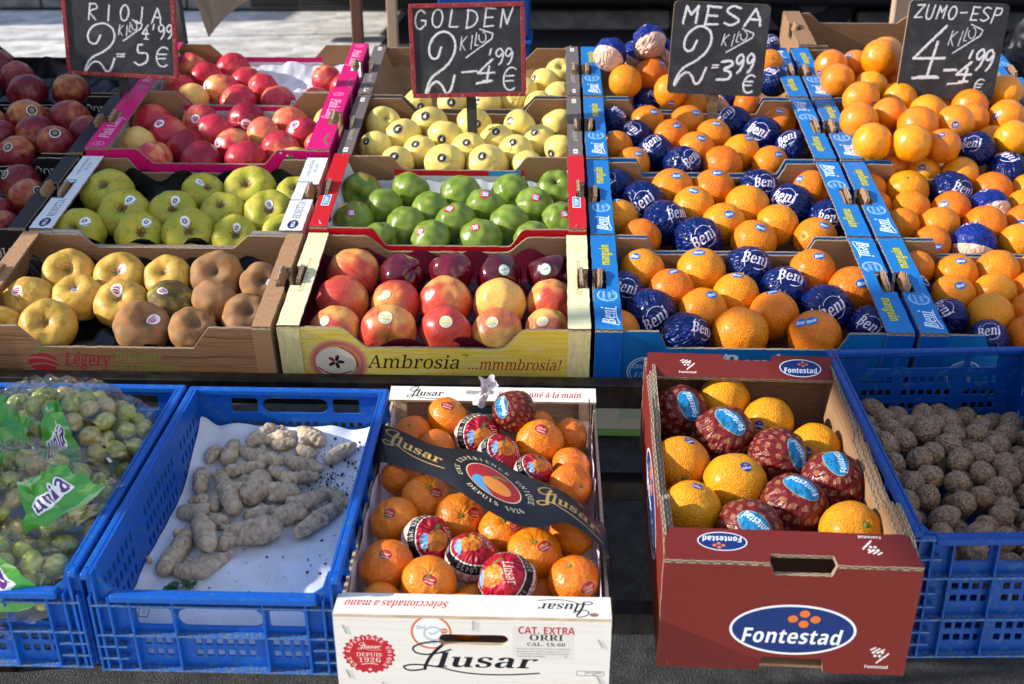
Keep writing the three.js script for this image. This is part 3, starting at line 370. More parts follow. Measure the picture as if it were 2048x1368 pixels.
const redStrip = stripTex('#cc1c26', (x, W, H) => { x.save(); x.translate(62, 560); x.rotate(-1.57); x.fillStyle = '#e8f2fa'; x.fillRect(-60, -30, 120, 60); x.fillStyle = '#2a8ac8'; x.fillRect(-52, -24, 104, 48); word(x, 'TOP', 0, 0, 80, 30, { font: 'sans-serif', bold: true }); x.restore(); });
const creamStrip = stripTex('#ece6b4', (x, W, H) => { const r = rng(2); for (let i = 0; i < 240; i++) { x.fillStyle = ['rgba(214,196,90,.25)', 'rgba(250,250,240,.4)', 'rgba(190,180,90,.2)'][i % 3]; x.fillRect(r() * W, r() * H, 30 + r() * 70, 2 + r() * 3); } word(x, 'Ambrosia', 66, 470, 180, 40, { slant: 0.2, rot: -Math.PI / 2, fill: '#8c8434' }); word(x, '…mmm', 66, 300, 110, 24, { slant: 0.2, rot: -Math.PI / 2, fill: '#c2703a' }); });
const ambrosiaFront = canvasTex(1280, 282, (x, W, H) => {
  x.fillStyle = '#fbe05c'; x.fillRect(0, 0, W, H); const r = rng(12);
  for (let i = 0; i < 900; i++) { const a = r() * W, k = a / W; x.fillStyle = r() < 0.75 - k * 0.55 ? 'rgba(250,246,226,.34)' : 'rgba(240,196,40,.32)'; x.fillRect(a, r() * H, 40 + r() * 160, 1.5 + r() * 4); }
  for (const [q, c] of [[120, '#f2b884'], [112, '#e58a5a'], [102, '#c86a8a'], [92, '#eda058']]) { x.globalAlpha = 0.75; oval(x, 236, 185, q * 1.05, q, c); } x.globalAlpha = 1; oval(x, 226, 187, 84, 80, '#f4ecd2');
  for (let i = 0; i < 5; i++) { x.save(); x.translate(226, 182); x.rotate(i * 1.2566 - 0.9); oval(x, 0, -20, 8, 16, i === 0 ? '#c8242a' : '#38241c'); x.restore(); } curve(x, [150, 212, 200, 270, 290, 230], 6, '#c02a22'); curve(x, [250, 108, 320, 140, 316, 206], 6, '#b83226');
  const b = (t, cx, w, c, cy = 178, h = 66) => word(x, t, cx, cy, w, h, { slant: 0.22, fill: c, caps: 72 }); b('Ambrosia', 555, 386, '#26221a'); word(x, '™', 768, 146, 24, 20, { fill: '#26221a', font: 'sans-serif' }); b('…mmmbrosia!', 972, 390, '#b0301e', 186, 54);
  flutes(x, W, H, 5, 0.025); wear(x, W, H, 260, 6); scuffs(x, W, H, 120, 9, 'rgba(255,252,235,'); });
const legeryFront = canvasTex(1280, 282, (x, W, H) => {
  x.fillStyle = '#a57c57'; x.fillRect(0, 0, W, H); const r = rng(9); for (let i = 0; i < 70; i++) { const y = r() * H; x.strokeStyle = 'rgba(70,40,20,' + (0.15 + r() * 0.35) + ')'; x.lineWidth = 1 + r() * 2; x.beginPath(); x.moveTo(0, y); for (let q = 0; q <= W; q += 40) x.lineTo(q, y + 8 * N3(q * 0.004, y * 0.02, 3)); x.stroke(); }
  oval(x, 318, 196, 62, 50, '#b02c40'); curve(x, [256, 176, 330, 156, 380, 200], 9, '#a57c57'); curve(x, [262, 210, 330, 186, 372, 222], 7, '#a57c57'); curve(x, [300, 146, 316, 120, 346, 132], 14, '#7c8c34');
  word(x, 'Légery', 505, 176, 190, 66, { slant: 0.25, bold: true, fill: '#b42a44' }); word(x, 'Délicieuse', 720, 158, 196, 40, { slant: 0.25, fill: '#8a9440', bold: true }); word(x, 'et Ligérienne', 752, 212, 250, 40, { slant: 0.25, fill: '#8a9440', bold: true }); flutes(x, W, H, 5, 0.03); wear(x, W, H, 400, 3); });
const blackFront = canvasTex(1024, 226, (x, W, H) => { x.fillStyle = '#1b1b1f'; x.fillRect(0, 0, W, H); word(x, 'FINCA SEÑORIO DE RIOJA', 680, 110, 560, 44, { fill: '#d9d6d0' }); wear(x, W, H, 200, 7); });
const blackInner = canvasTex(1024, 226, (x, W, H) => { x.fillStyle = '#1b1b1f'; x.fillRect(0, 0, W, H); word(x, 'FINCA SEÑORIO', 800, 74, 330, 38, { fill: '#e6e2da' }); });
const bandInner = (a, b, cut) => printed(canvasTex(512, 112, (x, W, H) => { x.fillStyle = '#937150'; x.fillRect(0, 0, W, H); x.fillStyle = '#d6d6da'; x.fillRect(W * 0.235, H * cut, W * 0.53, H); x.fillStyle = a; x.fillRect(W * 0.235, H * cut, W * 0.53, 14); if (b) { x.fillStyle = b; x.fillRect(W * 0.62, H * cut, W * 0.13, 14); } wear(x, W, H, 60, 3); }), 0.8, 0);
const whiteInner = std(C(214, 214, 218), 0.7), greenBack = bandInner('#c01c26', '#3a96d0', 0.29), pinkBack = bandInner('#c8186c', null, 0.31);

// ---------------------------------------------------------------- the sloping stand of fruit cartons
const FL_UV = (sw, D) => [0, 0, sw, D];
function notch(W, hc, hm, tw, sl, bow) {
  if (!bow) return [[0, 0], [W, 0], [W, hc], [W - tw, hc], [W - tw - sl, hm], [tw + sl, hm], [tw, hc], [0, hc]];
  const p = [[0, 0], [W, 0], [W, hc], [W - tw, hc]], q = []; for (let i = 1; i <= 6; i++) { const t = i / 6, e = t * t * (3 - 2 * t); q.push([tw + sl * t, lerp(hc, hm, e)]); }
  for (const [a, b] of q) p.push([W - a, b]); for (const [a, b] of q.slice().reverse()) p.push([a, b]); p.push([tw, hc], [0, hc]); return p;
}
function carton(o) {
  const W = o.W ?? 0.498, D = o.D ?? 0.291, h = o.h ?? 0.11, sw = o.sw ?? 0.043, t = 0.0042, hc = h - 0.004, hm = h - (o.cut ?? 0.036), hb = h - (o.cutBack ?? o.cut ?? 0.036), tw = o.tab ?? 0.1;
  const f = o.frame ?? STAND.sub(o.u + 0.0035, -h + (o.lift ?? 0), -o.v - 0.003, (o.yaw ?? 0) * DEG);
  const g = thing('fruit_carton', o.label, 'carton', f, V(0, 0, 0), 'open fruit cartons on the sloping stand'), inner = o.inner ?? kraft, outer = o.outer, edge = o.edge ?? cutEdge;
  part('base_panel', box(W - 0.01, 0.004, D - 0.01, W / 2, 0.003, -D / 2, 0, 3), o.floor ?? kraftWorld, g);
  const fw = sheet(notch(W, hc, hm, tw, o.slope ?? 0.014, o.bow), t, { uv: [0, 0, W, h] }); fw.translate(0, 0, -t); part('front_wall', fw, [o.front ?? outer, inner, edge], g);
  const bw = sheet(notch(W, hc, hb, o.tabBack ?? tw, o.slope ?? 0.014, o.bow), t, { uv: [0, 0, W, h] }); bw.translate(0, 0, -D); part('back_wall', bw, [o.backInner ?? inner, outer, edge], g);
  const a = D * 0.4, b = D * 0.61, side = [[0, 0], [D, 0], [D, hc], [b, hc], [b - 0.006, hc - 0.028], [a + 0.006, hc - 0.028], [a, hc], [0, hc]];
  for (const s of [0, 1]) {
    const w = sheet(side, t, { uv: [0, 0, D, h] }); w.rotateY(Math.PI / 2); w.translate(s ? W - t - 0.001 : 0.001, 0, 0); part('side_wall', w, s ? [outer, o.sideInner ?? inner, edge] : [o.sideInner ?? inner, outer, edge], g);
    const q = o.slot ?? sw * 0.52, X = (v) => s ? sw - v : v, pts = [[X(0), 0], [X(sw), 0], [X(sw), D], [X(0), D], [X(0), b], [X(q), b], [X(q), a], [X(0), a]]; if (s) pts.reverse();
    const fl = sheet(pts, 0.0035, { uv: FL_UV(sw, D) }); fl.rotateX(-Math.PI / 2); fl.translate(s ? W - sw : 0, h - 0.0035, 0); part('side_flange', fl, [s ? (o.stripB ?? o.strip) : o.strip, inner, edge], g);
    const cf = sheet([[0, 0], [sw, 0], [sw, h - 0.004], [0, h - 0.004]], 0.003, { uv: [0, 0, sw, h], amp: 0.0006 }); cf.translate(s ? W - sw : 0, 0, 0.0005); part('corner_face', cf, [o.corner ?? outer, inner, edge], g);
    if (o.handTab !== false) { const ht = sheet([[a + 0.006, -0.012], [b - 0.006, -0.012], [b - 0.007, 0.008], [b - 0.02, 0.012], [a + 0.024, 0.010], [a + 0.007, 0.009]], 0.006, { amp: 0.0025, step: 0.006 }); ht.rotateY(Math.PI / 2); ht.rotateZ((s ? 1 : -1) * 0.22); ht.translate(s ? W - 0.014 : 0.008, h, 0); part('hand_tab', ht, [kraft, kraft, cutEdge], g); }
  }
  if (o.liner) { // moulded cup tray that shows between the fruit
    const nx = 5, nz = 3, gx = 40, gz = 24, pg = new THREE.PlaneGeometry(W - 0.016, D - 0.016, gx, gz); pg.rotateX(-Math.PI / 2); const p = pg.attributes.position;
    for (let i = 0; i < p.count; i++) { const x = p.getX(i) / W + 0.5, z = p.getZ(i) / D + 0.5, e = Math.max(ss(Math.abs(x - 0.5), 0.46, 0.485), ss(Math.abs(z - 0.5), 0.44, 0.48)); p.setY(i, 0.016 + (o.linerUp ?? 0.012) * Math.cos(x * nx * 6.283) * Math.cos(z * nz * 6.283) + e * (o.linerRim ?? 0.05) + 0.004 * N3(x * 14, z * 9, 2)); }
    pg.translate(W / 2, 0.012, -D / 2); pg.computeVertexNormals(); part('cup_liner', pg, o.liner, g);
  }
  if (o.sheetPaper) {
    const gx = 44, gz = 28, pg = new THREE.PlaneGeometry(W - 0.012, D - 0.012, gx, gz); pg.rotateX(-Math.PI / 2); const p = pg.attributes.position;
    for (let i = 0; i < p.count; i++) { const x = p.getX(i) / W + 0.5, z = p.getZ(i) / D + 0.5, e = ss(Math.abs(x - 0.5), 0.40, 0.5); p.setY(i, 0.012 + e * (o.paperUp ?? 0.075) * (0.8 + 0.25 * N3(z * 6, x * 2, o.u)) + ss(Math.abs(z - 0.5), 0.42, 0.5) * 0.045 + 0.009 * fbm(x * 9, z * 7, o.u * 3, 3)); p.setX(i, p.getX(i) * (1 - 0.05 * e)); }
    pg.translate(W / 2, 0.006, -D / 2); pg.computeVertexNormals(); part('paper_liner', pg, o.sheetPaper, g);
  }
  return g;
}
const blue = { outer: blueBoard, strip: printed(blueStrip), stripB: printed(flip(blueStrip)), front: printed(blueFront) };
carton({ u: 0.002, v: 0, ...blue, label: 'front blue citrus carton touching the pale yellow apple carton' });
carton({ u: 0.002, v: 0.298, ...blue, label: 'blue citrus carton beside the red-edged carton of bright green apples' });
carton({ u: 0.002, v: 0.605, ...blue, label: 'blue citrus carton beside the front carton of yellow apples' });
carton({ u: 0.002, v: 0.91, ...blue, label: 'rear blue citrus carton heaped with half-wrapped oranges, under the third price sign' });
carton({ u: 0.509, v: 0, ...blue, label: 'front blue citrus carton above the walnut crate' });
carton({ u: 0.509, v: 0.298, ...blue, label: 'second blue citrus carton from the front in the rightmost column' });
carton({ u: 0.509, v: 0.605, ...blue, label: 'blue carton at the front of the heap of loose oranges' });
carton({ u: 0.509, v: 0.91, ...blue, label: 'rear blue carton holding the heap behind the fourth price sign' });
carton({ u: 0.535, v: 1.225, W: 0.4, D: 0.235, outer: kraftDark, strip: kraft, front: kraft, label: 'empty plain brown carton behind the heap of oranges', tab: 0.07, slope: 0.03, cut: 0.03 });
const cream = printed(creamStrip, 0.6);
carton({ u: -0.503, v: 0, outer: creamBoard, strip: cream, front: printed(ambrosiaFront, 0.5), sw: 0.036, tab: 0.10, slope: 0.045, bow: true, cut: 0.042, cutBack: 0.036, corner: creamBoard, liner: linerPurple, label: 'pale yellow apple carton with an apple drawing on its front' });
carton({ u: -1.02, v: -0.005, W: 0.508, outer: woodBoard, strip: woodBoard, front: printed(legeryFront, 0.85, 0), sw: 0.03, tab: 0.10, slope: 0.03, cut: 0.045, cutBack: 0.03, liner: linerBlack, linerRim: 0.03, label: 'brown woodgrain-printed carton of russet apples' });
carton({ u: -0.503, v: 0.298, lift: 0.010, outer: redBoard, strip: printed(redStrip), sw: 0.032, tab: 0.11, slope: 0.03, bow: true, cut: 0.04, cutBack: 0.034, backInner: greenBack, sideInner: redBoard, sheetPaper: paperWhite, floor: paperWhite, label: 'red-edged carton of bright green apples on white paper' });
carton({ u: -1.015, v: 0.298, outer: whiteBoard, strip: printed(whiteStrip, 0.6), sw: 0.042, tab: 0.09, slope: 0.02, cut: 0.035, liner: linerBlack, linerUp: 0.016, label: 'white-edged carton of dull green apples in black cup tray' });
carton({ u: -1.015, v: 0.605, lift: 0.012, outer: pinkBoard, strip: printed(pinkStrip), stripB: printed(flip(pinkStrip)), front: printed(pinkFront), sw: 0.046, tab: 0.105, slope: 0.03, cut: 0.036, backInner: pinkBack, sideInner: whiteInner, floor: whiteInner, edge: cutEdge, label: 'front pink carton full of pink-red apples' });
carton({ u: -1.015, v: 0.91, lift: 0.006, outer: pinkBoard, strip: printed(pinkStrip), stripB: printed(flip(pinkStrip)), front: printed(pinkFront), sw: 0.04, tab: 0.105, slope: 0.03, cut: 0.036, backInner: pinkBack, sideInner: whiteInner, floor: whiteInner, sheetPaper: paperWhite, paperUp: 0.05, label: 'rear pink carton of red apples, partly empty' });
carton({ u: -0.503, v: 0.605, outer: greyBoard, strip: printed(greyStrip, 0.7), sw: 0.03, tab: 0.1, slope: 0.03, cut: 0.04, floor: paperBrown, label: 'front grey-brown carton full of yellow apples with round black stickers' });
carton({ u: -0.503, v: 0.91, outer: greyBoard, strip: printed(greyStrip, 0.7), sw: 0.03, tab: 0.1, slope: 0.03, cut: 0.036, sheetPaper: paperBrown, paperUp: 0.085, label: 'rear grey-brown carton of yellow apples lined with brown paper' });
const black = { outer: blackBoard, strip: blackBoard, front: printed(blackFront), sw: 0.03, tab: 0.085, slope: 0.03, cut: 0.034, backInner: printed(blackInner), sideInner: kraftDark, liner: linerBlack };
carton({ u: -1.522, v: 0.91, ...black, label: 'rear black-walled carton of dark red apples' });
carton({ u: -1.522, v: 0.605, ...black, label: 'middle black-walled carton of dark red apples' });
carton({ u: -1.522, v: 0.298, ...black, label: 'nearest black-walled carton of dark red apples' });
const LAYOUT = {};
LAYOUT.finca_back = { u: -1.522, v: 0.91, rows: [
  [['g', 89, -44, -250, 44, 0], ['g', 161, -44, -190, 42, 0, [42, -12]], ['g', 231, -44, -86, 46, 0], ['g', 329, -44, -97, 43, 0]],
] };
LAYOUT.finca_middle = { u: -1.522, v: 0.605, rows: [
  [['g', 205, -44, -231, 38, 0], ['g', 284, -44, -248, 46, 0, [34, 48]], ['g', 381, -44, -248, 46, 0]],
  [['g', 253, -44, -164, 38, 0], ['g', 332, -44, -176, 44, 0], ['g', 440, -44, -192, 39, 0]],
  [['g', 322, -44, -77, 42, 0, [84, 53]], ['g', 395, -44, -119, 44, 0, [49, 62]]],
] };
LAYOUT.finca_front = { u: -1.522, v: 0.298, rows: [
  [['g', 386, -44, -253, 40, 0, [147, 51]]],
  [['g', 388, -44, -132, 32, 0], ['g', 429, -44, -189, 40, 0, [18, 41]]],
  [['g', 422, -44, -80, 32, 0]],
] };
LAYOUT.pink_back = { u: -1.015, v: 0.91, rows: [
  [['p', 72, -44, -244, 42, 0], ['p', 173, -44, -242, 41, 0], ['p', 410, -44, -184, 36, 0]],
  [['p', 122, -44, -182, 40, 0], ['p', 222, -44, -175, 39, 0], ['p', 462, -44, -139, 35, 0]],
  [['p', 71, -44, -122, 38, 0], ['p', 175, -44, -113, 42, 0, [139, 34]], ['p', 271, -44, -118, 39, 0]],
  [['y', 119, -44, -62, 37, 0], ['p', 226, -44, -49, 43, 0], ['p', 322, -44, -55, 42, 0, [23, 0]], ['p', 406, -44, -61, 35, 0, [81, 49]]],
] };
LAYOUT.pink_front = { u: -1.015, v: 0.605, rows: [
  [['p', 62, -44, -248, 45, 0], ['p', 168, -44, -249, 41, 0, [91, 36]], ['d', 269, -44, -250, 43, 0, [74, 16]], ['y', 370, -44, -246, 41, 0], ['y', 459, -44, -236, 38, 0]],
  [['p', 117, -44, -183, 43, 0, [125, 59]], ['p', 214, -44, -183, 43, 0], ['y', 322, -44, -179, 40, 0], ['p', 414, -44, -176, 40, 0, [142, 61]]],
  [['y', 63, -44, -121, 42, 0], ['d', 167, -44, -115, 42, 0], ['p', 268, -44, -119, 43, 0, [131, 37]], ['p', 374, -44, -108, 42, 0], ['p', 459, -44, -112, 38, 0]],
  [['p', 121, -44, -49, 42, 0], ['d', 218, -44, -50, 44, 0], ['p', 315, -44, -50, 44, 0], ['y', 417, -44, -44, 38, 0]],
] };
LAYOUT.golden_back = { u: -0.506, v: 0.91, rows: [
  [['l', 461, -42, -223, 36, [84, 60]]],
  [['l', 425, -42, -162, 36, 0, [158, 34]], ['l', 461, -42, -88, 36, 0]],
  [['l', 377, -42, -117, 32, 0]],
  [['l', 132, -42, -42, 35, 0, [66, 13]], ['l', 211, -42, -44, 38, 0, [83, 30]], ['l', 286, -42, -46, 40, 0, [123, 31]], ['l', 354, -42, -60, 32, 0], ['l', 415, -42, -40, 34, 0, [114, 47]]],
] };
LAYOUT.golden_front = { u: -0.506, v: 0.605, rows: [
  [['l', 70, -44, -236, 40, [58, 56]], ['l', 173, -44, -237, 41, 0, [106, 54]], ['l', 272, -44, -240, 41, 0, [73, 30]], ['l', 369, -44, -229, 38, 0, [139, 45]], ['l', 458, -44, -234, 39, 0]],
  [['l', 123, -44, -171, 42, 0, [111, 53]], ['l', 211, -44, -169, 40, 0, [95, 25]], ['l', 322, -44, -171, 39, 0, [87, 55]], ['l', 413, -44, -167, 40, 0, [115, 54]]],
  [['l', 65, -44, -122, 36, 0, [131, 49]], ['l', 168, -44, -108, 38, 0, [121, 52]], ['l', 268, -44, -117, 39, 0, [104, 55]], ['l', 365, -44, -110, 38, 0, [109, 64]], ['l', 460, -44, -109, 37, 0, [129, 16]]],
  [['l', 125, -44, -49, 37, 0, [103, 54]], ['l', 223, -44, -50, 44, 0, [102, 47]], ['l', 312, -44, -50, 44, 0, [121, 51]], ['l', 397, -44, -45, 36, 0, [58, 29]]],
] };
LAYOUT.renetta = { u: -1.015, v: 0.298, rows: [
  [['r', 75, -44, -208, 51, [99, 70]], ['r', 262, -44, -211, 44, [27, 57], [76, 75]], ['r', 354, -44, -225, 51, [95, 62]], ['r', 451, -44, -208, 41, [70, 71], [-28, 53]]],
  [['r', 132, -44, -128, 51, [78, 55], [22, 62]], ['r', 226, -44, -132, 46, [69, 52], [36, 70]], ['r', 321, -44, -135, 44, [91, 73]], ['r', 412, -44, -130, 49, [72, 55], [67, 71]]],
  [['r', 72, -44, -54, 47, [101, 50], [35, 57]], ['r', 183, -44, -51, 44, [55, 41], [11, 57]], ['r', 277, -44, -56, 49, [70, 46], [86, 69]], ['r', 365, -44, -48, 42, [71, 44], [53, 63]], ['r', 452, -44, -53, 41, [63, 45], [19, 54]]],
] };
LAYOUT.green = { u: -0.503, v: 0.298, rows: [
  [['n', 63, -44, -233, 40, [103, 11]], ['n', 158, -44, -231, 40, 0], ['n', 260, -44, -229, 42, 0], ['n', 358, -44, -237, 39, 0], ['n', 450, -44, -246, 40, [102, 63]]],
  [['n', 116, -44, -167, 38, 0], ['n', 209, -44, -164, 38, 0], ['n', 311, -44, -167, 40, 0, [84, 74]], ['n', 403, -44, -174, 40, 0, [71, 62]]],
  [['n', 61, -44, -115, 40, 0, [81, 56]], ['n', 161, -44, -103, 40, 0], ['n', 260, -44, -108, 40, 0, [147, 69]], ['n', 361, -44, -106, 39, 0], ['n', 458, -44, -121, 39, 0, [73, 56]]],
  [['n', 118, -44, -43, 36, [23, 1]], ['n', 213, -44, -47, 40, 0, [130, 54]], ['n', 310, -44, -48, 41, 0, [138, 67]], ['n', 405, -44, -48, 36, 0]],
] };
LAYOUT.legery = { u: -1.026, v: 0, rows: [
  [['e', 111, -44, -209, 46, [62, 54]], ['e', 206, -44, -202, 45, [82, 58], [56, 61]], ['e', 290, -44, -203, 42, [99, 58]], ['b', 375, -44, -209, 46, [80, 53]], ['b', 459, -44, -187, 38, [68, 50], [40, 30]]],
  [['e', 70, -44, -123, 45, 0, [112, 67]], ['e', 153, -44, -135, 43, [71, 79], [76, 72]], ['e', 234, -44, -118, 44, [79, 60], [95, 83]], ['v', 314, -44, -128, 39, [16, 62], [108, 69]], ['b', 391, -44, -127, 41, 0], ['b', 456, -44, -82, 41, [53, 61]]],
  [['e', 51, -44, -45, 38, [48, 33]], ['e', 132, -44, -52, 46, [75, 50]], ['b', 288, -44, -51, 45, [35, 54], [12, 42]], ['b', 373, -44, -45, 38, [38, 60]]],
] };
LAYOUT.ambrosia = { u: -0.503, v: 0, rows: [
  [['a', 86, -44, -230, 48, 0], ['x', 180, -44, -222, 42, 0], ['x', 263, -44, -224, 41, 0], ['x', 352, -44, -221, 41, 0, [76, 50]], ['x', 438, -44, -225, 41, 0, [110, 48]]],
  [['a', 87, -44, -139, 46, 0], ['a', 175, -44, -138, 42, 0, [123, 52]], ['a', 262, -44, -139, 46, 0], ['y', 352, -44, -132, 45, 0], ['a', 443, -44, -145, 43, 0]],
  [['a', 81, -44, -51, 45, 0, [112, 59]], ['a', 172, -44, -53, 47, [83, 11], [86, 62]], ['a', 265, -44, -51, 45, 0, [77, 57]], ['y', 352, -44, -49, 42, 0, [117, 63]], ['y', 437, -44, -63, 39, 0, [124, 54]]],
] };
LAYOUT.citrus_front = { u: 0.002, v: 0, rows: [
  [['o', 95, -42, -242, 40, 0, [156, 64]], ['o', 197, -42, -238, 45, 0, [168, 79]], ['w', 281, -42, -250, 44, 0, [67, 61]], ['o', 392, -42, -244, 42, 0, [62, 75]]],
  [['w', 57, -42, -173, 38, 0, [84, 48]], ['o', 140, -42, -179, 40, 0, [-65, 85]], ['o', 249, -42, -166, 40, 0, [-123, 84]], ['w', 334, -42, -186, 43, 0, [63, 70]], ['o', 450, -42, -187, 42, 0, [79, 50]]],
  [['w', 101, -42, -108, 43, 0, [84, 22]], ['o', 188, -42, -117, 41, 0, [35, 73]], ['o', 304, -42, -109, 42, 0, [-120, 74]], ['w', 394, -42, -126, 44, 0, [89, 37]]],
  [['o', 42, -42, -56, 37, 0], ['w', 153, -42, -47, 40, 0, [31, 41]], ['o', 241, -42, -53, 46, 0], ['o', 360, -42, -49, 43, 0, [167, 48], [137, 67]], ['w', 457, -42, -77, 37, 0, [115, 40]]],
] };
LAYOUT.citrus_third = { u: 0.002, v: 0.298, rows: [
  [['w', 62, -42, -256, 38, 0], ['o', 174, -42, -250, 43, 0, [76, 69]], ['o', 256, -42, -251, 42, 0, [81, 80]], ['w', 343, -42, -252, 42, 0, [72, 51]], ['o', 448, -42, -256, 38, 0, [173, 43]]],
  [['w', 111, -42, -193, 45, 0, [96, 33]], ['o', 207, -42, -176, 42, 0, [125, 81]], ['o', 310, -42, -177, 45, 0], ['w', 395, -42, -186, 45, 0, [138, 50]], ['w', 459, -42, -139, 38, 0, [106, 33]]],
  [['o', 62, -42, -130, 38, 0, [-119, 72]], ['w', 148, -42, -118, 44, 0, [38, 50]], ['o', 258, -42, -114, 41, 0, [78, 57]], ['o', 357, -42, -110, 41, [164, 27]]],
  [['o', 99, -42, -56, 38, 0], ['w', 203, -42, -52, 46, 0, [81, 39]], ['o', 305, -42, -49, 42, 0, [66, 68]], ['o', 420, -42, -63, 40, [145, 26], [57, 67]]],
] };
LAYOUT.citrus_second = { u: 0.002, v: 0.605, rows: [
  [['w', 69, -42, -258, 35, 0], ['o', 144, -42, -255, 39, 0, [49, 59]], ['o', 234, -42, -252, 41, 0, [51, 58]], ['w', 333, -42, -252, 41, 0], ['o', 436, -42, -258, 35, 0, [124, 72]]],
  [['w', 114, -42, -188, 36, 0, [116, 57]], ['o', 190, -42, -183, 40, 0, [58, 62]], ['o', 281, -42, -186, 39, 0, [75, 73]], ['w', 387, -42, -192, 43, 0, [120, 41]], ['w', 443, -42, -136, 39, 0]],
  [['o', 71, -42, -133, 35, 0, [-157, 62]], ['w', 152, -42, -108, 39, 0, [127, 61]], ['o', 238, -42, -120, 40, 0, [66, 64]], ['o', 332, -42, -112, 39, 0, [29, 69]]],
  [['o', 103, -42, -56, 35, 0, [61, 61]], ['w', 204, -42, -49, 42, 0, [59, 48]], ['o', 285, -42, -49, 42, 0], ['o', 384, -42, -60, 37, 0, [54, 56]]],
] };
LAYOUT.citrus_back = { u: 0.002, v: 0.91, rows: [
  [['q', 65, 53, -111, 38, 0], ['q', 125, 30, -169, 31, 0], ['q', 155, 77, -130, 38, 0], ['q', 203, 38, -159, 32, 0], ['w', 459, 0, -301, 31, 0], ['o', 447, 1, -196, 31, [85, 39]]],
  [['o', 100, 7, -63, 38, 0], ['o', 162, 8, -105, 38, 0, [22, 53]], ['w', 449, -21, -136, 36, 0]],
  [['w', 151, -42, -61, 32, 0], ['o', 199, 2, -24, 38, 0, [90, -21]], ['o', 256, -32, -23, 31, 0], ['q', 314, -30, -55, 38, 0], ['o', 373, -30, -25, 31, 0]],
] };
LAYOUT.orange_front = { u: 0.509, v: 0, rows: [
  [['o', 71, -42, -261, 32, [101, 12]], ['o', 135, -42, -241, 37, 0, [104, 74]], ['o', 209, -42, -251, 40, [178, 17]], ['o', 280, -42, -258, 34, 0]],
  [['w', 45, -42, -190, 32, 0], ['o', 110, -42, -173, 38, 0, [89, 62]], ['o', 182, -42, -180, 37, 0], ['o', 252, -42, -191, 37, 0], ['o', 225, -42, -124, 36, 0]],
  [['w', 83, -42, -108, 34, 0], ['w', 130, -42, -47, 33, 0], ['o', 154, -42, -113, 39, 0], ['o', 198, -42, -58, 34, 0]],
] };
LAYOUT.orange_third = { u: 0.509, v: 0.298, rows: [
  [['o', 54, -42, -255, 34, 0], ['o', 128, -42, -252, 42, [125, 67]], ['w', 214, -42, -251, 42, 0], ['o', 296, -42, -255, 39, 0], ['o', 367, -42, -258, 35, 0]],
  [['o', 48, -42, -184, 34, 0], ['o', 116, -42, -177, 38, 0], ['o', 192, -42, -176, 38, 0, [143, 37]], ['q', 268, -42, -185, 40, 0], ['o', 338, -42, -196, 34, 0]],
  [['o', 84, -42, -115, 34, 0], ['o', 153, -42, -114, 38, 0], ['o', 238, -42, -115, 40, 0], ['o', 317, -42, -132, 35, 0, [124, 23]]],
  [['o', 122, -42, -50, 34, 0, [90, 22]], ['q', 196, -42, -48, 42, 0], ['o', 280, -42, -56, 35, 0]],
] };
LAYOUT.orange_pile = { u: 0.509, v: 0.605, rows: [
  [['z', 67, 20, -436, 37, 0, [143, -14]], ['z', 130, 10, -467, 34, 0, [154, 53]], ['z', 163, 56, -393, 42, 0], ['z', 194, 39, -462, 39, 0]],
  [['z', 64, 20, -347, 38, 0], ['z', 137, 8, -338, 38, 0], ['z', 211, 1, -401, 34, 0], ['z', 425, 10, -314, 38, 0]],
  [['z', 93, 20, -245, 39, 0, [61, 5]], ['z', 188, 5, -284, 38, 0, [114, 14]], ['z', 303, -21, -315, 34, 0], ['z', 333, 1, -256, 38, 0]],
  [['z', 65, 20, -136, 39, 0], ['z', 135, 20, -169, 36, 0], ['z', 226, 10, -200, 39, 0], ['z', 319, 2, -188, 34, 0], ['z', 391, 5, -193, 38, 0, [151, 15]]],
  [['z', 180, 20, -110, 42, 0], ['z', 257, 24, -119, 38, 0, [109, 19]], ['w', 289, -5, -60, 37, 0], ['z', 348, -23, -134, 34, 0], ['z', 365, 11, -78, 36, [163, 21]]],
  [['z', 69, 20, -34, 39, 0], ['z', 141, 28, -15, 38, 0], ['z', 210, 16, -30, 34, 0, [136, 60]], ['w', 348, -38, -24, 42, 0]],
  [['z', 115, -33, -40, 34, 0], ['z', 180, -43, -27, 35, 0, [116, 43]], ['z', 248, -39, -9, 38, 0]],
] };
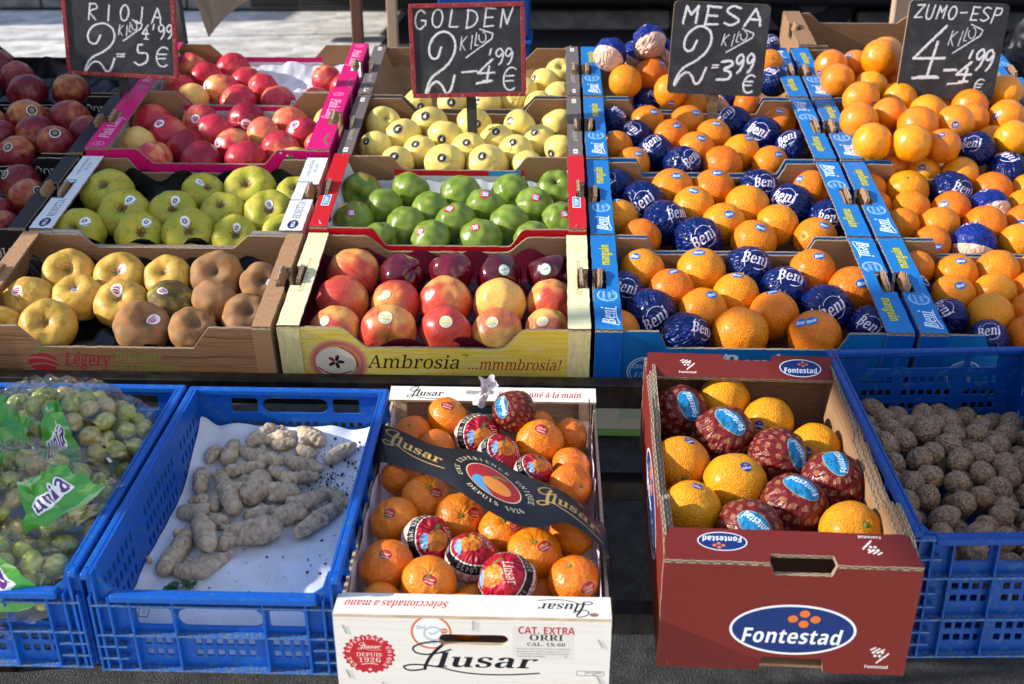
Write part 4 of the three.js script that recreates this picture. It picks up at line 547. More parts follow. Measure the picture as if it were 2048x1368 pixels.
LAYOUT.mandarin_crate = { u: 0, v: 0, rows: [
  [['m', 41, -23, -403, 29, [116, 65]], ['m', 92, -11, -431, 34, [-15, 44], [84, 66]], ['f', 191, 17, -405, 32, 0], ['m', 226, -25, -426, 29, 0], ['m', 275, -23, -401, 29, 0]],
  [['m', 81, -23, -365, 29, 0], ['k', 139, -15, -384, 35, 0], ['k', 173, -12, -327, 33, 0], ['m', 230, -11, -362, 35, 0, [76, 72]], ['m', 275, -24, -323, 29, 0]],
  [['m', 41, -12, -268, 29, 0], ['m', 80, -12, -222, 34, [51, 68], [45, 44]], ['k', 222, -12, -285, 29, 0], ['m', 273, -12, -257, 31, [49, 26]]],
  [['m', 44, -12, -169, 32, [125, 48], [107, 59]], ['m', 128, -12, -179, 33, [76, 42], [30, 36]], ['m', 186, -12, -152, 33, [85, 67], [43, 42]], ['m', 273, -7, -144, 31, 0]],
  [['m', 46, -11, -76, 34, [115, 67], [88, 68]], ['k', 91, -12, -126, 35, 0], ['k', 149, -11, -94, 34, 0], ['m', 225, -7, -101, 34, [76, 69], [49, 50]], ['m', 275, -40, -96, 29, 0]],
  [['m', 48, -24, -17, 29, 0], ['m', 101, -6, -40, 33, [78, 56], [79, 45]], ['m', 148, -43, -41, 29, 0], ['k', 194, -3, -42, 35, 0], ['m', 235, -46, -56, 29, 0], ['m', 273, -4, -48, 31, [150, 75], [56, 15]]],
] };
LAYOUT.brown_carton = { u: 0, v: 0, rows: [
  [['f', 65, -45, -373, 42, 0, [71, 48]], ['j', 134, -45, -411, 39, [73, 2]]],
  [['f', 120, -45, -307, 46, 0, [76, 67]], ['j', 193, -55, -367, 38, 0, [122, 21]], ['j', 250, -65, -310, 38, 0, [121, 24]]],
  [['j', 51, -45, -231, 41, [89, 8], [-6, 76]], ['f', 187, -45, -255, 42, 0, [50, 34]]],
  [['j', 118, -45, -187, 43, [102, 1], [59, 66]], ['f', 248, -45, -194, 44, 0, [111, 81]]],
  [['j', 53, -45, -125, 40, [110, -5], [4, 82]], ['f', 121, -45, -85, 42, 0, [89, 47]], ['f', 185, -45, -138, 44, 0, [63, 75]], ['j', 246, -45, -85, 40, [67, 50]]],
] };
// ---------------------------------------------------------------- the fruit, one object each
const KIND = {
  g: ['dark red apple', 'apple', 'finca', 0.30], p: ['pink-red apple', 'apple', 'heart', 0.28], d: ['deep red apple', 'apple', 'heart', 0.30, 'p'], y: ['yellow-flushed apple', 'apple', 'ambrosia', 0.28], a: ['red-orange apple', 'apple', 'ambrosia', 0.24],
  x: ['glossy maroon apple', 'apple', 'joya', 0.24], l: ['yellow apple', 'apple', 'golden', 0.28], r: ['dull green apple', 'apple', 'renetta', 0.22], n: ['bright green apple', 'apple', 'green', 0.24], e: ['yellow russet apple', 'apple', 'swirl', 0.26],
  b: ['brown russet apple', 'apple', 'swirl', 0.26], v: ['green-brown russet apple', 'apple', 'swirl', 0.24], o: ['orange', 'orange', 'beni', 0.19], z: ['shiny orange', 'orange', 'juice', 0.24], j: ['large orange', 'orange', 'bigbrand', 0.17], m: ['mandarin', 'mandarin', 'special', 0.26],
  w: ['blue-wrapped orange', 'orange'], q: ['half-wrapped orange', 'orange'], f: ['maroon-wrapped orange', 'orange'], k: ['wrapped mandarin', 'mandarin'],
};
const WHERE = {
  finca_back: 'rear black-walled carton', finca_middle: 'middle black-walled carton', finca_front: 'nearest black-walled carton', pink_back: 'rear pink carton', pink_front: 'front pink carton', golden_back: 'rear grey-brown carton', golden_front: 'front grey-brown carton',
  renetta: 'white-edged carton', green: 'red-edged carton', legery: 'brown woodgrain carton', ambrosia: 'pale yellow carton', citrus_front: 'front middle blue carton', citrus_third: 'second middle blue carton', citrus_second: 'third middle blue carton',
  citrus_back: 'rear middle blue carton', orange_front: 'front rightmost blue carton', orange_third: 'second rightmost blue carton', orange_pile: 'heap under fourth price sign', mandarin_crate: 'white wooden crate', brown_carton: 'maroon carton',
};
const NTH = ['leftmost', 'second from left', 'third from left', 'fourth from left', 'fifth from left', 'sixth from left'], ROW = { 1: [''], 3: ['back row', 'middle row', 'front row'], 4: ['back row', 'second row', 'third row', 'front row'], 5: ['back row', 'second row', 'third row', 'fourth row', 'front row'], 6: ['back row', 'second row', 'third row', 'fourth row', 'fifth row', 'front row'] };
ROW[7] = ['back row', 'second row', 'third row', 'fourth row', 'fifth row', 'sixth row', 'front row'];
const fr = rng(2024), VIEW = V(0, 0.58, 0.81), aeDir = (a) => V(Math.cos(a[1] * DEG) * Math.cos(a[0] * DEG), Math.sin(a[1] * DEG), Math.cos(a[1] * DEG) * Math.sin(a[0] * DEG));
function fruit(frame, k, x, y, z, r, axis, stickers, label, group) {
  const [noun, cat, cell, srad] = KIND[k], q = new THREE.Quaternion(), spin = new THREE.Quaternion().setFromAxisAngle(V(0, 1, 0), fr() * 6.283);
  let geo, mat, R, vi = Math.floor(fr() * 3);
  const wrapped = 'wqfk'.includes(k);
  if (wrapped) { const set = k === 'q' ? tissueGeos : k === 'k' ? medalGeos : wrapGeos, e = set[Math.floor(fr() * set.length)]; geo = e[0]; R = e[1]; mat = { w: blueWrap, q: halfWrap, f: maroonWrap, k: medalWrap }[k]; }
  else { const s = k === 'y' ? (group.includes('pale') ? 'ay' : 'py') : k; const gs = GEO[s]; vi %= gs.length; geo = gs[vi]; R = RAD[s][vi]; const ms = SK[s]; mat = ms[Math.floor(fr() * ms.length)]; }
  let ax = axis || (wrapped && stickers[0]) || null;
  if (ax) ax = aeDir(ax); else if (wrapped) { ax = V(fr() - 0.5, 0.35 + fr() * 0.5, fr() * 0.6).normalize(); } else { do ax = V(fr() - 0.5, (fr() - 0.62), fr() - 0.7).normalize(); while (ax.dot(VIEW) > ('ozjm'.includes(k) && fr() < 0.4 ? 0.75 : 0.12)); }
  q.setFromUnitVectors(V(0, 1, 0), ax);
  if (wrapped) { const up = V(0, 1, -0.6).applyQuaternion(q.clone().invert()), a = Math.atan2(up.x, -up.z) ; spin.setFromAxisAngle(V(0, 1, 0), -a + (k === 'f' ? 2.1 : k === 'k' ? 0.1 : 0.1) + (fr() - 0.5) * (k === 'w' ? 1.9 : 0.7)); }
  q.multiply(spin);
  const m = new THREE.Mesh(geo, mat); m.name = numbered(wrapped ? 'wrapped_' + cat : cat); m.position.copy(frame.at(x, y, z)); m.quaternion.copy(frame.q).multiply(q); m.scale.setScalar(r); tag(m, label, cat, group); m.castShadow = m.receiveShadow = true; scene.add(m);
  const inv = q.clone().invert();
  if (!wrapped) {
    for (const s of stickers) { const d = aeDir(s).applyQuaternion(inv), up = V((fr() - 0.5) * 0.9, 1, -0.6).applyQuaternion(inv); part('sticker', stickerGeo(R, d, up, srad * (k === 'o' || k === 'm' ? 1.35 : 1), srad, cell), stickerMat, m); }
    if (axis && 'rebv'.includes(k)) part('calyx', tuftGeo, woolMat, m); else if (axis && 'pgndal'.includes(k)) part('stalk', stalkGeo, stalkMat, m);
    else if ('ojzm'.includes(k) && ax.dot(VIEW) > -0.05) part('stalk_button', k === 'm' ? mandButton : orangeButton, buttonMat, m);
  }
  return m;
}
function lay(name, frame, rowsName) {
  const L = LAYOUT[name], n = L.rows.length, group = 'fruit in the ' + WHERE[name];
  L.rows.forEach((row, ri) => row.forEach((e, i) => {
    const [k, x, y, z, r, axis, ...st] = e, noun = KIND[k][0], look = (st.length && !'wqfk'.includes(k) ? 'stickered ' : '') + noun;
    const pos = n === 1 ? NTH[i] + ' in ' + WHERE[name] : (i === row.length - 1 && i ? 'rightmost' : NTH[i]) + ' in ' + ROW[n][ri] + ' of ' + WHERE[name];
    fruit(frame, k, x / 1000, y / 1000, z / 1000, r / 1000, axis, st, look + ', ' + pos, group);
  }));
}
for (const name in LAYOUT) { const L = LAYOUT[name]; if (name === 'mandarin_crate') lay(name, RACK); else if (name === 'brown_carton') lay(name, new Frame(V(0.136, 0.76, -1.098), 2.75 * DEG)); else lay(name, STAND.sub(L.u, 0, -L.v)); }
const ROOTS = [
  [[46, 380, 7.7], [39, 364, 8.3]],
  [[72, 385, 11.6], [66, 359, 9.8]],
  [[125, 413, 7.3], [108, 394, 9.2], [96, 386, 8.0]],
  [[108, 390, 8.6], [154, 403, 9.2]],
  [[85, 380, 8.0], [114, 364, 9.8], [147, 363, 9.2]],
  [[133, 385, 8.0], [158, 388, 8.3]],
  [[174, 406, 11.6], [200, 393, 11.0]],
  [[173, 380, 9.2], [191, 373, 8.3]],
  [[247, 392, 6.1], [229, 378, 8.0], [214, 365, 8.3]],
  [[158, 362, 9.2], [180, 349, 8.6], [206, 352, 7.3]],
  [[53, 334, 5.5], [84, 342, 8.6], [121, 350, 8.6]],
  [[88, 327, 6.1], [119, 336, 7.3]],
  [[137, 344, 8.6], [160, 330, 9.8], [205, 336, 8.0]],
  [[33, 341, 8.0], [41, 307, 12.9]],
  [[122, 323, 16.8], [117, 286, 18.4]],
  [[69, 320, 12.2], [107, 245, 13.5]],
  [[63, 308, 9.2], [71, 266, 10.4]],
  [[152, 299, 12.2], [173, 305, 12.2]],
  [[183, 266, 11.0], [222, 295, 10.4]],
  [[208, 318, 5.5], [236, 307, 6.7], [260, 282, 5.5]],
  [[32, 256, 11.6], [62, 252, 11.6]],
  [[44, 281, 8.0], [53, 285, 7.3]],
  [[122, 253, 8.6], [155, 268, 8.6]],
  [[168, 244, 11.6], [193, 261, 12.2]],
  [[199, 211, 9.2], [222, 245, 11.0], [245, 276, 9.2]],
  [[78, 239, 8.0], [94, 236, 8.6]],
  [[59, 238, 7.3], [76, 199, 12.9], [92, 165, 12.9]],
  [[105, 185, 10.4], [117, 221, 11.0]],
  [[128, 201, 13.8], [149, 207, 19.0], [167, 223, 12.9]],
  [[55, 209, 12.2], [48, 159, 12.2], [42, 130, 12.2]],
  [[63, 130, 9.2], [95, 131, 10.4], [120, 173, 5.5]],
];
const KNOBS = {5: [[144, 393, 3.7]], 9: [[181, 343, 5.5]], 4: [[118, 376, 4.3]], 10: [[78, 341, 4.3], [115, 346, 4.3]], 24: [[226, 230, 4.3]], 28: [[173, 207, 6.7], [118, 206, 6.1]], 12: [[188, 323, 7.3]], 29: [[21, 141, 3.7], [40, 198, 4.9]]};
// ---------------------------------------------------------------- plastic crates
const rectHole = (x0, y0, x1, y1, r) => { const p = [], R = Math.min(r, (x1 - x0) / 2, (y1 - y0) / 2); for (const [cx, cy, a] of [[x0 + R, y0 + R, Math.PI], [x1 - R, y0 + R, 1.5 * Math.PI], [x1 - R, y1 - R, 0], [x0 + R, y1 - R, 0.5 * Math.PI]]) for (let i = 0; i <= 4; i++) { const t = a + i / 4 * Math.PI / 2; p.push([cx + Math.cos(t) * R, cy + Math.sin(t) * R]); } return p.reverse(); };
function plasticCrate(o) {
  const { frame, W, D, H, dip, mat } = o, f = frame.sub(0, -H, 0), g = thing('plastic_crate', o.label, 'crate', f, V(0, 0, 0), 'blue plastic crates on the lower rack'), t = 0.0032, hf = H - dip;
  const wall = (name, pts, holes, tf, m = mat) => { const s = sheet(pts, t, { amp: 0, holes, uv: [0, 0, 0.33, 0.33] }); s.applyMatrix4(tf); return part(name, s, [m, m, m], g); };
  const slots = (x0, x1, n, y, w, h) => Array.from({ length: n }, (_, i) => { const c = lerp(x0, x1, n > 1 ? i / (n - 1) : 0.5); return rectHole(c - w / 2, y - h / 2, c + w / 2, y + h / 2, 0.0012); });
  const groups = [[0.205, 0.325, 4], [0.405, 0.62, 6], [0.72, 0.845, 4]], fh = [];
  for (const y of o.slotRows) for (const [a, b, n] of groups) fh.push(...slots(a * W, b * W, n, y, 0.0082, 0.0098));
  const hy = o.handleY, hh = 0.0125; fh.push(rectHole(0.175 * W, hy - hh, 0.315 * W, hy + hh, 0.004), rectHole(0.34 * W, hy - hh * 1.05, 0.68 * W, hy + hh * 1.05, 0.012), rectHole(0.705 * W, hy - hh, 0.845 * W, hy + hh, 0.004));
  wall('front_wall', [[0, 0], [W, 0], [W, H], [W - 0.014, H], [W - 0.022, H - dip * 0.7], [W - 0.034, hf], [0.034, hf], [0.022, H - dip * 0.7], [0.014, H], [0, H]], fh, M4(0, 0, 0, 0, 0, -0.012));
  const bh = []; for (const y of o.backRows) for (const [a, b, n] of groups) bh.push(...slots(a * W, b * W, n, y, 0.0082, 0.0115));
  const by = o.backHandleY; bh.push(rectHole(0.2 * W, by - hh, 0.335 * W, by + hh, 0.004), rectHole(0.36 * W, by - hh, 0.69 * W, by + hh, 0.012), rectHole(0.715 * W, by - hh, 0.85 * W, by + hh, 0.004));
  wall('back_wall', [[0, 0], [W, 0], [W, H], [0, H]], bh, M4(0, 0, 0, 0, 0, -D));
  for (const s of [0, 1]) {
    const sh = []; for (const y of o.sideRows) for (const [a, b, n] of [[0.07, 0.27, 7], [0.40, 0.66, 9], [0.76, 0.94, 6]]) sh.push(...slots(a * D, b * D, n, y, 0.0075, 0.0145));
    const w = sheet([[0, 0], [D, 0], [D, H], [0, H]], t, { amp: 0, holes: sh, uv: [0, 0, 0.33, 0.33] }); w.rotateY(Math.PI / 2); w.translate(s ? W - 0.012 : 0.009, 0, 0); part('side_wall', w, [mat, mat, mat], g);
    part('rim', box(0.0105, 0.010, D + 0.004, s ? W - 0.004 : 0.004, H - 0.005, -D / 2, 0.003, 3), mat, g);
  }
  part('rim', box(W, 0.0105, 0.012, W / 2, H - 0.005, -D + 0.003, 0.003, 3), mat, g);
  part('rim', box(W - 0.055, 0.0105, 0.014, W / 2, hf - 0.004, -0.004, 0.003, 3), mat, g);
  part('base_panel', box(W - 0.02, 0.004, D - 0.02, W / 2, 0.004, -D / 2, 0, 3), mat, g);
  for (const x of o.ribs) part('rib', box(0.0028, hf - 0.006, 0.0105, x * W, hf / 2, -0.0045, 0.0006, 3), mat, g);
  for (const y of o.levels) part('rib', box(W - 0.004, 0.0028, 0.0105, W / 2, y, -0.0045, 0.0006, 3), crateDusty, g);
  for (const y of o.shelves) for (const s of [0, 1]) part('rib', box(W * 0.12, 0.0026, 0.0105, s ? W * 0.935 : W * 0.065, y, -0.0046, 0.0006, 3), crateDusty, g);
  for (const s of [0, 1]) for (let i = 0; i < 9; i++) part('rib', box(0.0085, H - 0.012, 0.0026, s ? W - 0.0045 : 0.0045, H / 2 - 0.003, -0.012 - i * (D - 0.03) / 8, 0.0006, 3), mat, g);
  return g;
}
const low = { W: 0.297, D: 0.44, H: 0.147, dip: 0.032, mat: crateBlue, slotRows: [0.024, 0.041], handleY: 0.0775, backRows: [0.02, 0.04, 0.065, 0.085], backHandleY: 0.118, sideRows: [0.06, 0.085, 0.11], ribs: [0.012, 0.085, 0.165, 0.335, 0.69, 0.86, 0.93, 0.988], levels: [0.0025, 0.0555, 0.1], shelves: [0.02, 0.038] };
const GF = new Frame(V(-0.527, 0.735, -1.052), 2.75 * DEG), EF = new Frame(V(-0.832, 0.735, -1.056), 2.75 * DEG), WF = new Frame(V(0.428, 0.775, -1.108), 2.75 * DEG, 0, 2 * DEG);
plasticCrate({ ...low, frame: GF, label: 'bright blue plastic crate lined with paper holding ginger roots' });
plasticCrate({ ...low, frame: EF, label: 'bright blue plastic crate holding bags of green grapes' });
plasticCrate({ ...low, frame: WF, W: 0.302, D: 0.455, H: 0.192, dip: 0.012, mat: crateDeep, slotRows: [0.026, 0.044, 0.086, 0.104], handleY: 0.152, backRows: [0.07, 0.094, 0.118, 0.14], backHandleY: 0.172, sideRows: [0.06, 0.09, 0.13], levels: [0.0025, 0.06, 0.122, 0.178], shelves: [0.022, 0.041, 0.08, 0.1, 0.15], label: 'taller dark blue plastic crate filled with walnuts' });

// ---------------------------------------------------------------- ginger on its paper
{
  const W = 0.27, D = 0.418, pg = new THREE.PlaneGeometry(W, D, 54, 80); pg.rotateX(-Math.PI / 2); pg.translate(0.1485, 0, -0.222); const p = pg.attributes.position;
  for (let i = 0; i < p.count; i++) { const x = p.getX(i), z = -p.getZ(i), e = ss(z, 0.30, 0.43); p.setY(i, -0.107 - 0.026 * (1 - ss(z, 0.02, 0.085)) + e * 0.04 + ss(z, 0.405, 0.43) * 0.008 * (1 + 0.5 * N3(x * 20, 1, 1)) + 0.004 * fbm(x * 9, z * 9, 3, 3) + 0.008 * ss(Math.abs(x - 0.1485), 0.11, 0.135)); }
  pg.computeVertexNormals();
  const m = single('paper_sheet', pg, std(0xffffff, 0.9, { side: THREE.DoubleSide, map: canvasTex(1024, 1400, (x, w, h) => { x.fillStyle = '#dde1e8'; x.fillRect(0, 0, w, h); const r = rng(8); for (let i = 0; i < 5200; i++) { const a = r(); x.fillStyle = 'rgba(90,80,66,' + (0.05 + 0.25 * r()) + ')'; const cx = a < 0.4 ? 760 + (r() + r() - 1) * 260 : r() * w, cy = a < 0.4 ? 420 + (r() + r() - 1) * 420 : r() * h; x.fillRect(cx, cy, 1 + r() * 2.6, 1 + r() * 2.6); } for (let i = 0; i < 60; i++) { x.fillStyle = 'rgba(150,140,110,.06)'; x.beginPath(); x.arc(r() * w, r() * h, 20 + r() * 80, 0, 7); x.fill(); } x.strokeStyle = '#39404a'; x.lineWidth = 3; x.strokeRect(60, 1120, 44, 120); x.font = '16px sans-serif'; x.fillStyle = '#39404a'; x.save(); x.translate(88, 1230); x.rotate(-1.57); x.fillText('BOTH SIDES', 0, 0); x.restore(); }) }), 'sheet of white paper lining the ginger crate', 'paper sheet');
  m.quaternion.copy(GF.q); m.position.copy(GF.o);
}
function fieldMesh(caps, cell, warp, seed) {   // a skin round tapered capsules joined smoothly
  const lo = V(9, 9, 9), hi = V(-9, -9, -9); for (const [a, b, ra, rb] of caps) for (const [p, r] of [[a, ra], [b, rb]]) { lo.min(V(p.x - r, p.y - r, p.z - r)); hi.max(V(p.x + r, p.y + r, p.z + r)); }
  const c = lo.clone().add(hi).multiplyScalar(0.5), half = Math.max(hi.x - lo.x, hi.y - lo.y, hi.z - lo.z) / 2 * 1.18 + cell * 2, n = Math.min(72, Math.ceil(2 * half / cell)), mc = new MarchingCubes(n, new THREE.MeshBasicMaterial(), false, false, 60000); mc.isolation = 0;
  const q = V(), ab = V(), ap = V();
  for (let z = 0; z < n; z++) for (let y = 0; y < n; y++) for (let x = 0; x < n; x++) {
    q.set((x - n / 2) / (n / 2) * half + c.x, (y - n / 2) / (n / 2) * half + c.y, (z - n / 2) / (n / 2) * half + c.z); let s = 0; const k = 0.0028;
    for (const [a, b, ra, rb] of caps) { ab.copy(b).sub(a); ap.copy(q).sub(a); const t = clamp(ap.dot(ab) / Math.max(1e-9, ab.lengthSq()), 0, 1), d = ap.addScaledVector(ab, -t).length() - lerp(ra, rb, t); s += Math.exp(-d / k); }
    let d = -k * Math.log(Math.max(s, 1e-30)); d += warp(q, seed); mc.field[z * n * n + y * n + x] = -d; }
  mc.update(); const cnt = mc.count ?? mc.geometry.drawRange.count, g = new THREE.BufferGeometry(); const P = mc.positionArray.slice(0, cnt * 3); for (let i = 0; i < cnt; i++) { P[i * 3] = P[i * 3] * half + c.x; P[i * 3 + 1] = P[i * 3 + 1] * half + c.y; P[i * 3 + 2] = P[i * 3 + 2] * half + c.z; }
  g.setAttribute('position', new THREE.BufferAttribute(P, 3)); const w = mergeVertices(g, 1e-5); w.computeVertexNormals(); return w;
}
function ringColor(g, caps, base, dark, seed) {   // growth rings and scuffs of the skin
  const p = g.attributes.position, col = new Float32Array(p.count * 3), q = V(), ab = V(), ap = V(), lin = (c) => C(...c), A = lin(base), B = lin(dark), T = lin([226, 206, 172]);
  for (let i = 0; i < p.count; i++) { q.fromBufferAttribute(p, i); let best = 9, along = 0, len = 1; for (const [a, b, ra, rb] of caps) { ab.copy(b).sub(a); ap.copy(q).sub(a); const L = ab.length() || 1, t = clamp(ap.dot(ab) / (L * L), 0, 1), d = ap.addScaledVector(ab, -t).length() - lerp(ra, rb, t); if (d < best) { best = d; along = t * L + a.x; len = L; } }
    const ring = Math.pow(0.5 + 0.5 * Math.sin(along * 900 + 2.5 * N3(q.x * 60, q.y * 60, q.z * 60)), 8) * 0.5, n = fbm(q.x * 70 + seed, q.y * 70, q.z * 70, 3), k = clamp(ring + 0.35 * ss(n, 0.1, 0.9), 0, 1), c = A.clone().lerp(B, k).lerp(T, 0.45 * ss(N3(q.x * 40 + 9, q.y * 40, q.z * 40 + seed), 0.35, 0.9)); col[i * 3] = c.r; col[i * 3 + 1] = c.g; col[i * 3 + 2] = c.b; }
  g.setAttribute('color', new THREE.BufferAttribute(col, 3)); return g;
}
const gingerMat = std(0xffffff, 0.85, { vertexColors: true });
const GINGER = ['small two-ended ginger knob nearest the back corner', 'short thick ginger piece behind the long roots', 'ginger branch with a knob standing at the back', 'ginger branch pointing to the crate back wall', 'long knobbly ginger root in the back row', 'short ginger stub at the back', 'round ginger lump at the back, set apart', 'stubby ginger piece before the round lump', 'slim forked ginger root on its own by the right wall', 'ginger root with a pale cut knob, right of centre', 'long straight ginger root with cut eyes', 'thin ginger root below the long straight one', 'bent ginger root with hooked end in the centre', 'upright teardrop ginger root at the left wall', 'wide mauve-tinged ginger piece in the middle', 'thick ginger root with blunt cut end in the middle', 'short ginger piece behind the blunt-ended root', 'egg-shaped ginger piece right of the middle', 'long smooth ginger root with a round pale end', 'thin curved ginger finger at the right', 'squat dark ginger piece by the left wall', 'small ginger nub behind the squat dark piece', 'small ginger root with a stubby end, centre', 'smooth rounded ginger piece with a string on it', 'long dark ginger root at the right front', 'half-hidden ginger piece under the blunt root', 'tapering ginger root lying over the front pieces', 'dark ginger piece between the front roots', 'big knobbly ginger bulb at the front', 'thick ringed ginger root with hollow cut end', 'curved pale ginger finger at the very front'];
ROOTS.forEach((rt, i) => {
  const caps = [], r = rng(i + 50), lift = [0, 0, 8, 4, 0, 6, 2, 0, 0, 3, 6, 0, 5, 4, 2, 10, 0, 4, 6, 0, 0, 2, 0, 3, 2, 0, 12, 0, 2, 0, 0][i] / 1000;
  const P = rt.map(([x, z, R0q]) => { const R = R0q * 0.86; const v = z / 1000, e = ss(v, 0.30, 0.43); return [V(x / 1000, -0.105 + e * 0.04 + R / 1000 * 0.9 + lift, -v), R / 1000]; });
  for (let k = 0; k + 1 < P.length; k++) { const [a, ra] = P[k], [b, rb] = P[k + 1], n = 3; for (let j = 0; j < n; j++) { const t0 = j / n, t1 = (j + 1) / n, m = 1 + 0.16 * (r() - 0.5); caps.push([a.clone().lerp(b, t0), a.clone().lerp(b, t1 - 0.08), lerp(ra, rb, t0) * m, lerp(ra, rb, t1) * m]); } }
  for (const [x, z, R] of KNOBS[i] ?? []) { const v = z / 1000; caps.push([V(x / 1000, P[0][0].y + 0.004, -v), V(x / 1000, P[0][0].y + 0.01, -v + 0.002), R / 1000, R / 1000 * 0.8]); }
  for (let b = 0; b < 3; b++) if (r() < 0.75 && P.length > 1) { const a = P[0][0].clone().lerp(P[P.length - 1][0], 0.3 + r() * 0.4), R = P[0][1]; const w = r() * 6.283, l = R * (1.4 + r() * 1.3); caps.push([a, a.clone().add(V(Math.cos(w) * l, R * (0.1 + 0.5 * r()), Math.sin(w) * l)), R * 0.72, R * (0.42 + 0.2 * r())]); }
  const g = ringColor(fieldMesh(caps, 0.0022, (q, s) => 0.0009 * N3(q.x * 120 + s, q.y * 120, q.z * 120) + 0.0007 * N3(q.x * 45 + s, q.y * 45, q.z * 45) + 0.0005 * Math.sin(q.x * 700 + q.z * 500 + 3 * N3(q.x * 30, q.y * 30, q.z * 30)), i), caps, [190, 169, 142], [106, 90, 74], i);
  const m = single('ginger_root', g, gingerMat, GINGER[i], 'ginger root', 'ginger roots on white paper'); m.quaternion.copy(GF.q); m.position.copy(GF.o);
});
{ // sprig of parsley on the paper
  const g = thing('herb_sprig', 'wilted green herb sprig on white paper in front of the ginger', 'herb sprig', GF, V(0.066, -0.1035, -0.100)), lm = phys(C(44, 84, 38), 0.7, { side: THREE.DoubleSide }), r = rng(6);
  part('stem', tube([V(-0.012, 0, 0.016), V(0, 0.002, 0.006), V(0.006, 0.003, 0), V(0.018, 0.003, -0.004)], 0.0006, 16, 5), lm, g);
  for (let i = 0; i < 9; i++) { const s = new THREE.Shape(), n = 9; for (let k = 0; k <= n * 2; k++) { const a = k / (n * 2) * 6.283, q = (k % 2 ? 0.0045 : 0.0078) * (0.8 + 0.4 * r()); k ? s.lineTo(Math.cos(a) * q, Math.sin(a) * q) : s.moveTo(q, 0); } const l = new THREE.ShapeGeometry(s); l.rotateX(-Math.PI / 2 + (r() - 0.5) * 0.9); l.rotateY(r() * 6); const c = i < 5 ? [-0.006, 0] : [0.016, -0.004]; l.translate(c[0] + (r() - 0.5) * 0.013, 0.003 + r() * 0.004, c[1] + (r() - 0.5) * 0.01); part('leaf', l, lm, g); }
}
// crumbs of soil on the paper
{ const g = new THREE.IcosahedronGeometry(0.0012, 0), r = rng(31), m = new THREE.InstancedMesh(g, std(C(74, 62, 50), 0.95), 520), q = new THREE.Matrix4(); for (let i = 0; i < 520; i++) { const near = r() < 0.7, x = near ? 0.215 + (r() + r() - 1) * 0.06 : 0.04 + r() * 0.23, v = near ? 0.33 + (r() + r() - 1) * 0.09 : 0.08 + r() * 0.3, e = ss(v, 0.30, 0.43), s = 0.4 + r() * r() * 2.4; q.compose(V(x, -0.1045 + e * 0.04, -v), new THREE.Quaternion().setFromEuler(new THREE.Euler(r() * 3, r() * 3, r() * 3)), V(s * (0.6 + r() * 1.4), s * 0.5, s)); m.setMatrixAt(i, q); } m.name = 'soil_crumbs'; tag(m, 'scattered dark soil crumbs on the white paper', null, null, 'stuff'); m.quaternion.copy(GF.q); m.position.copy(GF.o); m.castShadow = m.receiveShadow = true; scene.add(m); }

// ---------------------------------------------------------------- walnuts
const walnutR = (s) => (d) => { const t = Math.acos(clamp(d.y, -1, 1)), p = Math.atan2(d.z, d.x), seam = gauss(d.x, 0.06) * 0.075 - gauss(d.x, 0.014) * 0.03, wr = -0.05 * Math.pow(1 - Math.abs(N3(d.x * 2.6 + s * 5, d.y * 1.0, d.z * 2.6)), 8) - 0.016 * Math.pow(1 - Math.abs(N3(d.x * 5.0 + s, d.y * 1.6, d.z * 5.0)), 7); return (1 + seam + wr + 0.04 * N3(d.x * 1.3 + s, d.y * 1.3, d.z * 1.3) + 0.05 * gauss(t, 0.25)) / Math.hypot(Math.hypot(d.x, d.z), d.y / 1.2); };
const nutGeos = [1, 2, 1, 2].map((s) => star(walnutR(s), 64, 44)), nutMats = [1, 2].map((s) => std(0xffffff, 0.62, { map: skin(512, 256, (d, c, th, p) => { const v = Math.pow(1 - Math.abs(N3(d.x * 2.6 + s * 5, d.y * 1.0, d.z * 2.6)), 11), f = Math.pow(1 - Math.abs(N3(d.x * 5.0 + s, d.y * 1.6, d.z * 5.0)), 12), k = 1 + 0.10 * N3(d.x * 12, d.y * 12, d.z * 12); mix3(c, [166, 132, 100], [138, 108, 80], 0.5 + 0.6 * N3(d.x * 2, d.y * 2 + s, d.z * 2)); blend3(c, [56, 42, 32], 0.9 * v + 0.5 * f); c[0] *= k; c[1] *= k; c[2] *= k; }) }));
